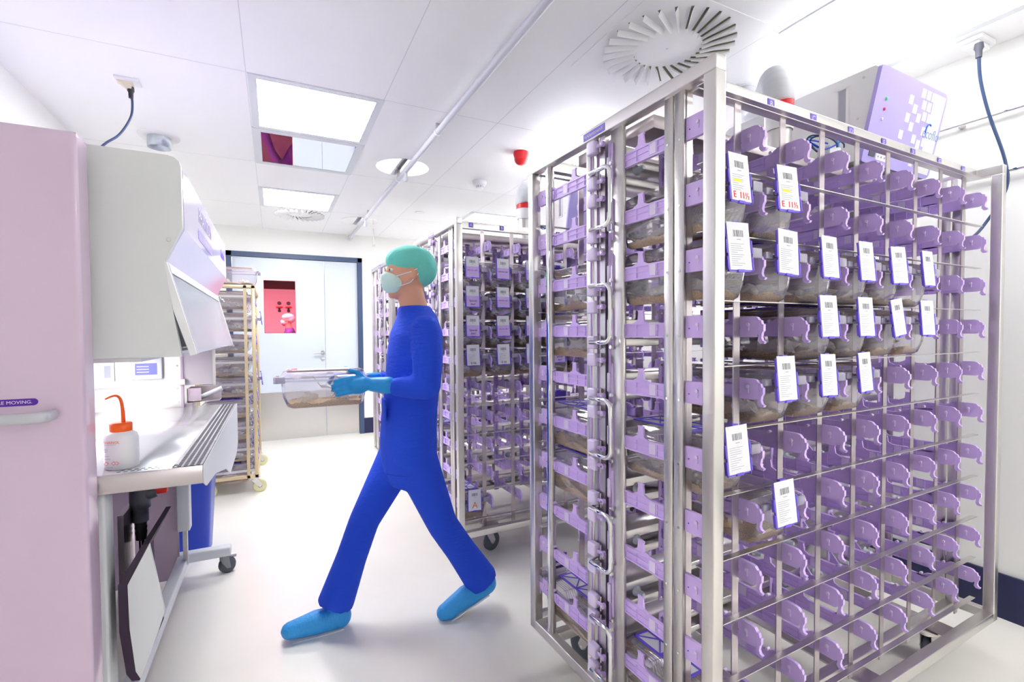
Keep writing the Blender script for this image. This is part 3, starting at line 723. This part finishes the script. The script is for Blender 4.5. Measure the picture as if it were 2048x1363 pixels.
b.prism([(1.99, 1.630), (2.37, 1.630), (2.385, 1.638), (2.385, 1.660), (2.37, 1.668), (1.99, 1.668), (1.975, 1.66), (1.975, 1.638)], 'x', -.2285, -.2270, mat('mid_lilac', srgb(178, 162, 228), .4))
b.text('Animal Transfer Station', .026, Matrix.Translation((-.2268, 2.18, 1.649)) @ Matrix.Rotation(PI/2, 4, 'Z') @ Matrix.Rotation(PI/2, 4, 'X'), PAPER, .0002)
sp(b, 'title_lettering', fs_); b = MB(); b.text('Scanbur', .06, Matrix.Translation((-.2275, 2.86, 1.70)) @ Matrix.Rotation(PI/2, 4, 'Z') @ Matrix.Rotation(PI/2, 4, 'X'), LILACL, .0004)
sp(b, 'maker_lettering', fs_)
b = MB(); b.prism([(-.300, 1.515), (-.272, 1.508), (-.206, 1.247), (-.214, 1.243)], 'y', Y0+.03, Y1-.03, GLASS); sh = sp(b, 'glass_sash')
b = MB()
for ya, yb, m_ in ((Y0+.004, Y0+.022, WHITEP), (Y0+.022, Y0+.028, DBLUE), (Y0+.028, Y0+.036, GREYL), (Y1-.03, Y1-.005, WHITEP)):
    b.prism([(-.300, 1.515), (-.270, 1.508), (-.203, 1.245), (-.219, 1.240)], 'y', ya, yb, m_)
b.prism([(-.302, 1.517), (-.270, 1.510), (-.262, 1.480), (-.290, 1.488)], 'y', Y0+.03, Y1-.03, WHITEP)
sp(b, 'sash_frame', sh)
b = MB(); b.box((-1.08, Y0, .88), (-1.06, Y1, 1.82), STEEL); sp(b, 'back_panel')
b = MB(); b.box((-1.06, Y1-.025, .92), (-.442, Y1, 1.238), STEEL); b.box((-1.06, Y1-.045, 1.040), (-.425, Y1-.025, 1.070), STEEL)
for x, z in ((-.46, 1.02), (-.46, .95), (-.46, 1.14)): b.tube([(x, Y1-.028, z), (x, Y1-.025, z)], .005, CHROME, 8)
ep = sp(b, 'inner_end_panel')
b = MB(); b.box((-.445, Y1-.03, .90), (-.435, Y1+.002, 1.24), LILACP); sp(b, 'lilac_edge_strip')
b = MB(); b.box((-.655, Y1-.055, 1.075), (-.520, Y1-.025, 1.192), WHITEP, .006); dd = sp(b, 'control_display', ep)
b = MB(); b.box((-.632, Y1-.0575, 1.100), (-.542, Y1-.055, 1.158), SCREENB)
for r_ in range(3): b.box((-.625, Y1-.058, 1.112+.014*r_), (-.575, Y1-.0575, 1.116+.014*r_), PAPER)
sp(b, 'screen', dd)
b = MB(); b.box((-.81, Y1-.034, 1.065), (-.72, Y1-.025, 1.19), GREYL, .004); b.box((-.76, Y1-.036, 1.09), (-.735, Y1-.034, 1.15), INKG); sp(b, 'wall_module', ep)
b = MB(); b.box((-.435, Y1-.02, 1.035), (-.302, Y1, 1.235), mat('lilac_grey', srgb(222, 212, 218), .4)); b.box((-.302, Y1-.025, 1.03), (-.290, Y1+.003, 1.238), STEEL); sp(b, 'outer_end_panel')
b = MB(); b.box((-1.06, Y0+.03, 1.225), (-.34, Y1-.03, 1.236), WHITEP); b.box((-.9, Y0+.2, 1.215), (-.6, Y1-.2, 1.226), mat('hood_lamp', (1, 1, 1, 1), .5, emit=((1, 1, 1, 1), 2.8))); sp(b, 'hood_lamp')
b = MB(); b.box((-1.06, Y0, .905), (-.27, Y1, .92), SATIN, .002, seg=1); b.box((-1.06, Y0-.002, .866), (-.194, Y0+.012, .919), STEELD, .002, seg=1); wt = sp(b, 'worktop')
b = MB(); b.box((-.27, Y0, .905), (-.194, Y1, .919), SATIN)
yy = Y0+.012
while yy < Y1-.01:
    for k in range(4): b.box((-.260+.0155*k, yy, .919), (-.250+.0155*k, yy+.009, .9196), INK)
    yy += .0165
x = -.40
while x < -.275: 
    b.box((x, Y0+.016, .9196), (x+.009, Y0+.024, .9202), INK); b.box((x+.006, Y0+.032, .9196), (x+.015, Y0+.04, .9202), INK); x += .0155
sp(b, 'perforated_grille', wt)
b = MB(); b.prism([(Y0, .919), (Y1, .919), (Y1, .70), (2.95, .665), (2.55, .665), (2.37, .73), (1.96, .817), (1.72, .842), (Y0, .868)], 'x', -.196, -.192, GREYL); sp(b, 'front_apron', wt)
b = MB(); b.lathe([(.036, .83), (.036, .915), (.033, .915), (.033, .83)], WHITEP, 20, Matrix.Translation((-.24, 2.78, 0)), cap=False); sp(b, 'cup_holder', wt)
for y, x0_, x1_, z0_ in ((Y0+.03, -.52, -.418, .0), (2.93, -.455, -.40, .30)):
    b = MB()
    if z0_ == 0: b.box((-.50, Y0+.02, .16), (-.428, Y0+.10, .88), GREYL, .008); b.box((-.48, Y0+.03, .03), (-.44, Y0+.09, .2), GREYL)
    else: b.box((-.46, 2.92, .30), (-.405, 2.99, .9), GREYL, .006); b.box((-.44, 2.94, .12), (-.42, 2.96, .30), STEEL)
    sp(b, 'lifting_column')
def foot(y):
    b = MB(); b.box((-1.0, y-.03, .095), (-.235, y+.03, .145), GREYL, .008); f_ = sp(b, 'foot_bar')
    for x in (-.265, -.95):
        cst = MB(); cst.lathe([(.026, .07), (.026, .095)], RUBBERL, 16, Matrix.Translation((x, y, 0))); cst.prism([(x-.022, .09), (x+.022, .09), (x+.03, .03), (x+.012, .028), (x-.012, .062)], 'y', y-.024, y-.019, RUBBERL); cst.prism([(x-.022, .09), (x+.022, .09), (x+.03, .03), (x+.012, .028), (x-.012, .062)], 'y', y+.019, y+.024, RUBBERL)
        cst.box((x+.02, y-.01, .08), (x+.055, y+.01, .088), RUBBERL, .002)
        co = sp(cst, 'caster', f_)
        wl = MB(); Mx = Matrix.Translation((x+.01, y, .042)) @ Matrix.Rotation(PI/2, 4, 'X'); wl.lathe([(.02, -.017), (.038, -.017), (.042, -.011), (.042, .011), (.038, .017), (.02, .017)], RUBBER, 24, Mx); wl.lathe([(.004, -.018), (.022, -.015), (.022, .015), (.004, .018)], RUBBERL, 16, Mx)
        wo = wl.build('caster_wheel', f_, OFF)
foot(Y1-.03); foot(Y0+.07)
b = MB(); b.box((-.475, Y0+.09, .095), (-.425, Y1-.06, .145), GREYL, .006); sp(b, 'cross_bar')
b = MB(); b.box((-1.0, 3.0, .03), (-.465, 3.008, .88), LILACP); sp(b, 'lilac_back_sheet')
b = MB(); mat('rosy_steel', (.72, .62, .68, 1), .25, 1); b.box((-.5, Y0+.12, .55), (-.46, Y0+.16, .88), STEEL); b.box((-.44, Y0+.18, .42), (-.425, Y0+.30, .75), mat('rosy_steel', (1, 1, 1, 1))); sp(b, 'support_bracket')
vx, vy = -.405, Y0+.29
b = MB(); b.lathe([(.030, .87), (.030, .76), (.028, .735), (.022, .732), (.022, .69)], DGREY, 20, Matrix.Translation((vx, vy, 0))); b.tube([(vx, vy, .775), (vx+.045, vy, .785)], [.026, .020], DGREY, 14); dv = sp(b, 'drain_valve')
b = MB(); b.lathe([(.016, .692), (.017, .685), (.015, .678), (.017, .67), (.015, .662), (.017, .654), (.015, .642), (.015, .63)], BLACK, 18, Matrix.Translation((vx, vy, 0))); sp(b, 'hose_tail', dv)
b = MB(); b.box((vx+.035, vy-.012, .775), (vx+.075, vy+.012, .803), RED, .005); sp(b, 'valve_handle', dv)
b = MB(); b.tube([(vx, vy, .632), (vx+.004, vy, .44)], .008, CHROME, 12); sp(b, 'drain_pipe', dv)
b = MB(); pth_ = [(-.345, .70), (-.405, .60), (-.413, .47), (-.402, .345), (-.385, .325), (-.352, .325), (-.352, .47), (-.336, .50)]
Xp = [(-.348, .705), (-.333, .705), (-.385, .598), (-.383, .47), (-.372, .345), (-.362, .318), (-.380, .322), (-.392, .345), (-.405, .47), (-.405, .602)]
b.prism(Xp, 'y', Y0+.02, Y0+.36, FOAM); kp = sp(b, 'knee_pad')
b = MB(); b.prism([(-.332, .703), (-.300, .50), (-.318, .44), (-.360, .32), (-.371, .345), (-.382, .47), (-.384, .597)], 'y', Y0+.022, Y0+.035, GREYL); sp(b, 'pad_plate', kp)
t = thing('steel_caddy', 'open steel tray holding a white roll beyond the worktop', 'tray', (-.37, 3.17, 0))
b = MB(); b.box((-.43, 3.12, .935), (-.28, 3.24, .939), STEELD); b.box((-.43, 3.12, .935), (-.365, 3.124, 1.01), mat('rosy_steel', (1, 1, 1, 1))); b.box((-.43, 3.12, .935), (-.427, 3.24, 1.01), STEELD); b.box((-.43, 3.236, .935), (-.28, 3.24, 1.01), STEELD); b.box((-.43, 3.18, .86), (-.41, 3.2, .935), STEELD)
b.build('tray', t, (-.37, 3.17, 0)); b = MB(); b.box((-.44, 3.068, .90), (-.40, 3.2, .935), STEELD); b.build('arm', t, (-.37, 3.17, 0))
b = MB().tube([(-.375, 3.15, .955), (-.27, 3.17, 1.0)], .013, PAPER, 16); tag(b.build('paper_roll', None, (-.32, 3.16, .95), (-.32, 3.16, .95)), 'white rolled paper lying in the steel tray beyond the worktop', 'roll')

# wash bottle
t = thing('wash_bottle', 'white squeeze wash bottle with orange cap and spout on the worktop', 'bottle', (-.400, Y0+.075, .9205))
MB().lathe([(.034, 0), (.040, .004), (.040, .085), (.037, .098), (.026, .106), (.022, .110)], FROST, 28).build('bottle_body', t)
MB().lathe([(.026, .106), (.0265, .110), (.0265, .128), (.022, .131)], ORANGE, 24).build('cap', t)
MB().tube(hang_cable('', '', [(.006, 0, .128), (.005, 0, .165), (.001, 0, .195), (-.008, 0, .207), (-.02, 0, .206), (-.034, 0, .199)]), [.0052-.0001*k for k in range(31)], ORANGE, 10).build('spout', t)
b = MB(); Mb = Matrix.Rotation(math.radians(-14), 4, 'Z')
def curved(x_, z_, bod, sz, m_): b.text(bod, sz, Mb @ face_y(x_, -.0405, z_), m_, .0003)
curved(-.008, .080, 'ETHANOL', .0105, INKO)
for z_, w_ in ((.0735, .028), (.062, .008), (.058, .009), (.054, .007), (.042, .012), (.034, .014), (.010, .02)): b.box((-.022, -.0408, z_), (-.022+w_, -.0400, z_+.0009), INKG, M=Mb)
for x_ in (-.018, .0, .008):
    Md = Mb @ face_y(x_, -.0406, .022) @ Matrix.Rotation(PI/4, 4, 'Z')
    b.box((-.004, -.004, 0), (.004, .004, .0004), INKR, M=Md); b.box((-.003, -.003, 0), (.003, .003, .0006), PAPER, M=Md)
b.build('bottle_label', t)

# lilac cabinet in front
LX, LY = -.43, 1.555
t = thing('lilac_cabinet', 'tall pale lilac cabinet with grey handle in front of the safety cabinet', 'cabinet', (-.76, 1.3, 0))
b = MB(); b.box((-1.10, LY, .06), (LX, LY+.085, 1.805), LILACP, .012, seg=4); bd = b.build('cabinet_body', t, (-.76, 1.3, 0))
b = MB(); b.box((LX-.035, LY+.02, 1.80), (LX-.005, LY+.07, 1.808), LILACP); b.build('top_trim', t, (-.76, 1.3, 0))
b = MB(); b.box((-.98, LY+.01, 0), (-.94, LY+.07, .07), GREYL); b.box((-.52, LY+.01, 0), (-.48, LY+.07, .07), GREYL); b.build('feet', t, (-.76, 1.3, 0))
hp = [(-.95, LY-.01, 1.108), (-.94, LY-.045, 1.108), (-.92, LY-.05, 1.108), (-.51, LY-.05, 1.108), (-.490, LY-.042, 1.110), (-.484, LY-.022, 1.112), (-.484, LY+.002, 1.113)]
b = MB(); 
hh = [Vector((-.96, LY+.004, 1.108)), Vector((-.958, LY-.02, 1.108))]+[Vector((-.935-.02*math.cos(math.radians(a_)), LY-.03-.02*math.sin(math.radians(a_)), 1.108)) for a_ in (0, 30, 60, 90)]+[Vector((-.72, LY-.05, 1.108))]+[Vector((-.507+.02*math.sin(math.radians(a_)), LY-.03-.02*math.cos(math.radians(a_)), 1.108)) for a_ in (0, 30, 60, 90)]+[Vector((-.487, LY-.01, 1.108)), Vector((-.487, LY+.004, 1.108))]; rings = []
for i, p in enumerate(hh):
    dv_ = (hh[min(i+1, len(hh)-1)]-hh[max(i-1, 0)]).normalized(); sd = dv_.cross(Vector((0, 0, 1))).normalized()
    rings.append([p+sd*(.007*math.cos(a))+Vector((0, 0, .013*math.sin(a))) for a in [2*PI*k/12 for k in range(12)]])
b.loft(rings, mat('silver_paint', srgb(196, 198, 206), .35, .3)); b.build('handle', t, (-.76, 1.3, 0))
b = MB(); o_ = []
for cx, a0 in ((-.525, -90), (-1.02, 90)):
    for k in range(9): a = math.radians(a0+22.5*k); o_.append((cx+.0085*math.cos(a), 1.1415+.0085*math.sin(a)))
b.prism(o_, 'y', LY-.0008, LY+.002, DPURP); b.text('PUSH DOWN BEFORE MOVING.', .0112, face_y(-.527, LY-.0012, 1.1415), PAPER, .0002, 'RIGHT'); b.build('warning_label', t, (-.76, 1.3, 0))

# blue bin
t = thing('waste_bin', 'bright blue plastic bin standing behind the safety cabinet foot', 'bin', (-.47, 3.42, 0))
b = MB(); b.loft([rrect(-.10, .10, -.11, .11, .035, .0), rrect(-.135, .135, -.15, .15, .04, .60), rrect(-.145, .145, -.16, .16, .045, .60), rrect(-.145, .145, -.16, .16, .045, .63)], BLUE); b.build('bin_body', t)
b = MB(); b.loft([rrect(-.148, .148, -.163, .163, .045, .63), rrect(-.148, .148, -.163, .163, .045, .65), rrect(-.11, .11, -.12, .12, .045, .68)], BLUE); b.build('bin_lid', t)

# cream trolley with cages
TX0, TX1, TY0, TY1, TZ = -.56, -.135, 4.44, 5.42, 1.70
t = thing('cage_trolley', 'cream metal trolley stacked with cages, next to the door', 'trolley', ((TX0+TX1)/2, (TY0+TY1)/2, 0))
TO = ((TX0+TX1)/2, (TY0+TY1)/2, 0); q_ = .028
b = MB()
for x in (TX0, TX1-q_, ):
    for y in (TY0, TY1-q_): b.box((x, y, .13), (x+q_, y+q_, TZ), CREAM, .003, seg=1)
for y in (TY0, TY1-q_): b.box((TX0, y, TZ-q_), (TX1, y+q_, TZ), CREAM, .003, seg=1); b.box((TX0, y, .13), (TX1, y+q_, .13+q_), CREAM, .003, seg=1)
for x in (TX0, TX1-q_): b.box((x, TY0, TZ-q_), (x+q_, TY1, TZ), CREAM, .003, seg=1); b.box((x, TY0, .13), (x+q_, TY1, .13+q_), CREAM, .003, seg=1)
b.box((TX1-q_-.055, TY0, .13), (TX1-q_-.033, TY0+.02, TZ), CREAM)
b.build('trolley_frame', t, TO)
for i in range(9):
    z = 1.60-.178*i; b = MB()
    for k in range(5): b.box((TX0+.02, TY0+.035+.226*k, z-.0), (TX1-.03, TY0+.043+.226*k, z+.018), STEEL)
    b.box((TX0+.015, TY0+.02, z+.002), (TX0+.023, TY1-.02, z+.016), STEEL); b.build('cage_shelf', t, TO)
for x in (TX0+.04, TX1-.03):
    for y in (TY0+.04, TY1-.04): caster(t, x-TO[0]-.0, y-TO[1], .052, CREAMR, .13, .2)
for i in range(9):
    for k in range(4):
        z = 1.60-.178*i
        lb = 'clear cage on the cream trolley, %s level, %s from its camera end' % ((ORD[:8]+['bottom'])[i], CORD[k])
        dx = .05 if (i, k) in ((1, 2), (4, 1)) else 0
        cage(lb, (TX1-.045+dx, TY0+.15+.226*k-.0, z), PI/2, 'clear cages on the cream trolley', nest=i+k, far=False, wire=k < 2, pale=True, filt=(i % 3 == 2), holder=(k < 4), card='plain')
cage('clear cage standing on top of the cream trolley', (TX1+.02, TY0+.16, TZ+.096), PI/2, 'clear cages on the cream trolley', nest=1, pale=True, wire=False, holder=False)

# ------------------------------------------------------------------ people
def sphere_chain(b, pts, rs, m, n=12, last=True):
    for (p, q_, r, s_) in zip(pts, pts[1:], rs, rs[1:]): b.tube([p, q_], [r, s_], m, n)
    for p, r in (list(zip(pts, rs)) if last else list(zip(pts, rs))[:-1]): b.ell(p, (r, r, r), m, n, 8)
def ering(c_, rx, ry, n=20, tilt=0):
    return [(c_[0]+rx*math.cos(2*PI*k/n), c_[1]+ry*math.sin(2*PI*k/n), c_[2]+tilt*math.cos(2*PI*k/n)) for k in range(n)]
def remesh(o, vox, sm=6):
    md = o.modifiers.new('r', 'REMESH'); md.mode = 'VOXEL'; md.voxel_size = vox; md.use_smooth_shade = True
    ms = o.modifiers.new('s', 'SMOOTH'); ms.iterations = sm; ms.factor = .6
    return o
def hand(b, m, s_, x, y, z):
    """s_: +1 = hand on the -Y side closing towards +Y, fingers pointing -X around a cage"""
    sphere_chain(b, [(x+.10, y-s_*.012, z-.004), (x+.055, y-s_*.008, z), (x+.02, y-s_*.006, z)], [.026, .030, .026], m)
    b.ell((x+.035, y-s_*.006, z-.004), (.048, .017, .040), m, 14, 8)
    for k, ln in enumerate((.92, 1.05, 1.0, .8)):
        zz = z+.026-.019*k
        sphere_chain(b, [(x+.012, y-s_*.006, zz), (x-.024*ln, y-s_*.004, zz-.004), (x-.048*ln, y+s_*.004, zz-.010), (x-.058*ln, y+s_*.014, zz-.013)], [.0100, .0092, .0086, .0076], m, 10)
    sphere_chain(b, [(x+.055, y-s_*.004, z+.022), (x+.032, y+s_*.006, z+.048), (x+.008, y+s_*.020, z+.056)], [.0125, .011, .009], m, 10)
def head(b, c_):
    x, y, z = c_
    b.ell((x+.012, y, z+.018), (.092, .076, .098), SKIN, 20, 14); b.ell((x-.022, y, z-.045), (.060, .055, .062), SKIN, 16, 10)
    sphere_chain(b, [(x-.078, y, z+.018), (x-.098, y, z-.012)], [.010, .014], SKIN, 8)
    b.ell((x-.074, y, z-.045), (.014, .024, .010), SKIN, 10, 6); b.ell((x-.06, y, z-.088), (.024, .026, .022), SKIN, 10, 6)
    for s_ in (-1, 1): b.ell((x+.015, y+s_*.078, z-.002), (.018, .010, .030), SKIN, 10, 8); b.ell((x-.072, y+s_*.030, z+.034), (.014, .020, .008), SKIN, 8, 6)
def person(label, off, scrub, cap, mask, gl, full=True):
    root = thing('person', label, 'person', off)
    O = off; P = lambda *a: (a[0]+O[0], a[1]+O[1], a[2])
    L0 = lambda mb, name, vox=None, sm=6, parent=root: (remesh(mb.build(name, parent), vox, sm) if vox else mb.build(name, parent))
    hc = (.03, 0, 1.562)
    b = MB(); head(b, hc)
    sphere_chain(b, [(.045, 0, 1.50), (.07, 0, 1.39)], [.058, .064], SKIN)
    b.loft([ering((.03, 0, .74), .09, .13), ering((.03, 0, .9), .095, .14), ering((.05, 0, 1.1), .095, .13), ering((.07, 0, 1.28), .09, .16), ering((.075, 0, 1.36), .06, .11)], SKIN)
    for s_ in (-1, 1):
        sphere_chain(b, [(.07, s_*.165, 1.31), (.055, s_*.20, 1.07), (-.10, s_*.135, 1.085)], [.047, .038, .027], SKIN)
    LEG = {-1: [(.03, -.075, .78), (.16, -.08, .44), (.352, -.075, .135)], 1: [(.03, .075, .78), (-.155, .075, .46), (-.285, .075, .11)]}
    for s_, pts in LEG.items(): sphere_chain(b, pts, [.078, .052, .034], SKIN)
    sphere_chain(b, [(.37, -.075, .10), (.20, -.075, .035)], [.036, .026], SKIN); sphere_chain(b, [(-.27, .075, .055), (-.45, .075, .045)], [.036, .026], SKIN)
    body = L0(b, 'body', .009, 4)
    for s_ in (-1, 1):
        e = MB(); e.ell((-.040, s_*.030, 1.578), (.010, .011, .007), EYEW, 12, 8); e.ell((-.0475, s_*.030, 1.578), (.0045, .006, .006), EYEB, 10, 6); e.build('eye', root)
    # scrubs
    b = MB()
    b.loft([ering((.035, 0, .70), .118, .158, tilt=.02), ering((.03, 0, .80), .125, .168), ering((.035, 0, .92), .122, .165), ering((.05, 0, 1.06), .118, .155), ering((.065, 0, 1.2), .122, .175), ering((.072, 0, 1.30), .112, .19), ering((.076, 0, 1.375), .086, .14), ering((.066, 0, 1.425), .070, .076)], scrub)
    for s_ in (-1, 1): sphere_chain(b, [(.072, s_*.155, 1.315), (.068, s_*.195, 1.20), (.058, s_*.215, 1.08)], [.064, .066, .058], scrub)
    if full: sphere_chain(b, [(.058, -.215, 1.08), (.0, -.185, 1.075), (-.05, -.16, 1.08)], [.057, .048, .042], scrub); sphere_chain(b, [(.058, .215, 1.08), (.0, .185, 1.075), (-.05, .16, 1.08)], [.057, .048, .042], scrub)
    tp = L0(b, 'scrub_top', .011, 5)
    b = MB(); b.loft([ering((.035, 0, .62), .085, .13), ering((.03, 0, .70), .112, .150), ering((.03, 0, .82), .112, .152)], scrub)
    for s_, pts in LEG.items():
        h0, k1, a1 = [Vector(p) for p in pts]; m1 = h0.lerp(k1, .5); m2_ = k1.lerp(a1, .45); a2 = k1.lerp(a1, 1.02)
        sphere_chain(b, [h0, m1, k1, m2_, a2], [.102, .084, .068, .068, .080], scrub, 16, False)
    L0(b, 'scrub_trousers', .011, 5)
    # pocket and neckline
    b = MB(); b.box((-.090, -.09, .93), (-.083, -.02, 1.02), scrub, .003); b.build('pocket', tp)
    # gloves
    for s_ in (-1, 1):
        b = MB(); hand(b, gl, -s_, -.235, s_*.098, 1.095); sphere_chain(b, [(-.14, s_*.110, 1.090), (-.085, s_*.14, 1.086)], [.031, .037], gl)
        L0(b, 'glove', .0042, 3)
    # shoe covers
    for s_, heel, toe in ((-1, (.375, -.075, .115), (.165, -.075, .030)), (1, (-.265, .075, .050), (-.47, .075, .042))):
        b = MB(); hv, tv = Vector(heel), Vector(toe); mid = hv.lerp(tv, .5)
        up_ = Vector((0, 0, 1))
        sphere_chain(b, [hv, mid+up_*.004, tv], [.050, .050, .036], SHOEC)
        b.ell(tv+Vector((.02, 0, -.002)), (.055, .046, .030), SHOEC, 14, 8)
        sphere_chain(b, [hv+up_*.0, hv+Vector((-.01, 0, .065))], [.048, .042], SHOEC)
        o = L0(b, 'shoe_cover', .008, 4)
        sl = MB(); dvx = (hv-tv).normalized(); 
        sl.box((-.12, -.036, -.004), (.115, .036, .004), PAPER, .003, M=Matrix.Translation(hv.lerp(tv, .5)-Vector((0, 0, .046 if s_ > 0 else .043))) @ Matrix.Rotation(-math.atan2(dvx.z, dvx.x), 4, 'Y')); sl.build('sole_strip', o)
    # cap and mask
    b = MB(); b.ell((hc[0]+.022, 0, hc[2]+.062), (.112, .096, .070), cap, 24, 12); b.ell((hc[0]+.06, 0, hc[2]+.03), (.082, .088, .085), cap, 20, 12)
    b.loft([ering((hc[0]+.022, 0, hc[2]+.040), .100, .086, 24, .010), ering((hc[0]+.022, 0, hc[2]+.056), .102, .088, 24, .010)], cap)
    L0(b, 'hair_cap', .008, 3)
    b = MB(); b.ell((hc[0]-.055, 0, hc[2]-.040), (.055, .060, .050), mask, 20, 12); b.ell((hc[0]-.085, 0, hc[2]-.018), (.028, .034, .030), mask, 14, 8); mk = L0(b, 'face_mask', .006, 5)
    b = MB()
    for s_ in (-1, 1):
        b.tube([(hc[0]-.06, s_*.056, hc[2]-.015), (hc[0]+.0, s_*.080, hc[2]+.005), (hc[0]+.03, s_*.083, hc[2]+.02)], .0025, PAPER, 6); b.tube([(hc[0]-.05, s_*.056, hc[2]-.060), (hc[0]+.0, s_*.074, hc[2]-.04), (hc[0]+.035, s_*.08, hc[2]-.0)], .0025, PAPER, 6)
    b.build('mask_loop', mk)
    return root
person('person in blue scrubs, teal cap and mask striding and carrying a cage', (.505, 2.155, 0), SCRUB, TEAL, MASKM, GLOVE)
cage('clear cage held in both gloved hands of the walking person', (.015, 2.155, 1.10), -PI/2, 'cage carried by the person', nest=1, pale=True, filt=False, holder=False)
p2 = person('person in purple gown and white cap seen through the red door window', (.19, 10.0, 0), GOWN, PAPER, PAPER, mat('red_glove', srgb(150, 40, 60), .5), False)
# corridor fittings
for x, lb in ((.116, 'round gauge with red valve on the corridor wall, above the gowned person'), (.305, 'round gauge with red valve on the corridor wall, nearer the pane edge')):
    t = thing('pressure_gauge', lb, 'gauge', (x, 12.198, 1.8), 0, 'gauges on the corridor wall')
    MB().lathe([(.04, 0), (.04, .03), (.034, .035)], DGREY, 24, Matrix.Translation((0, -.0, .21)) @ Matrix.Rotation(PI/2, 4, 'X')).build('dial', t)
    MB().box((-.065, -.05, .105), (.065, -.002, .135), RED, .006).build('valve_bar', t)
    MB().lathe([(.018, .01), (.034, .03), (.020, .06), (.018, .105)], BLACK, 16, Matrix.Translation((0, -.04, 0))).build('regulator', t)
t = thing('ceiling_light', 'lit corridor ceiling light behind the door', 'ceiling light', (-.3, 9.2, 2.598))
f = MB(); f.box((-.64, -.94, -.006), (.64, .94, -.002), GREYL); f.build('frame', t); MB().box((-.6, -.9, -.01), (.6, .9, -.006), LAMPM).build('diffuser', t)
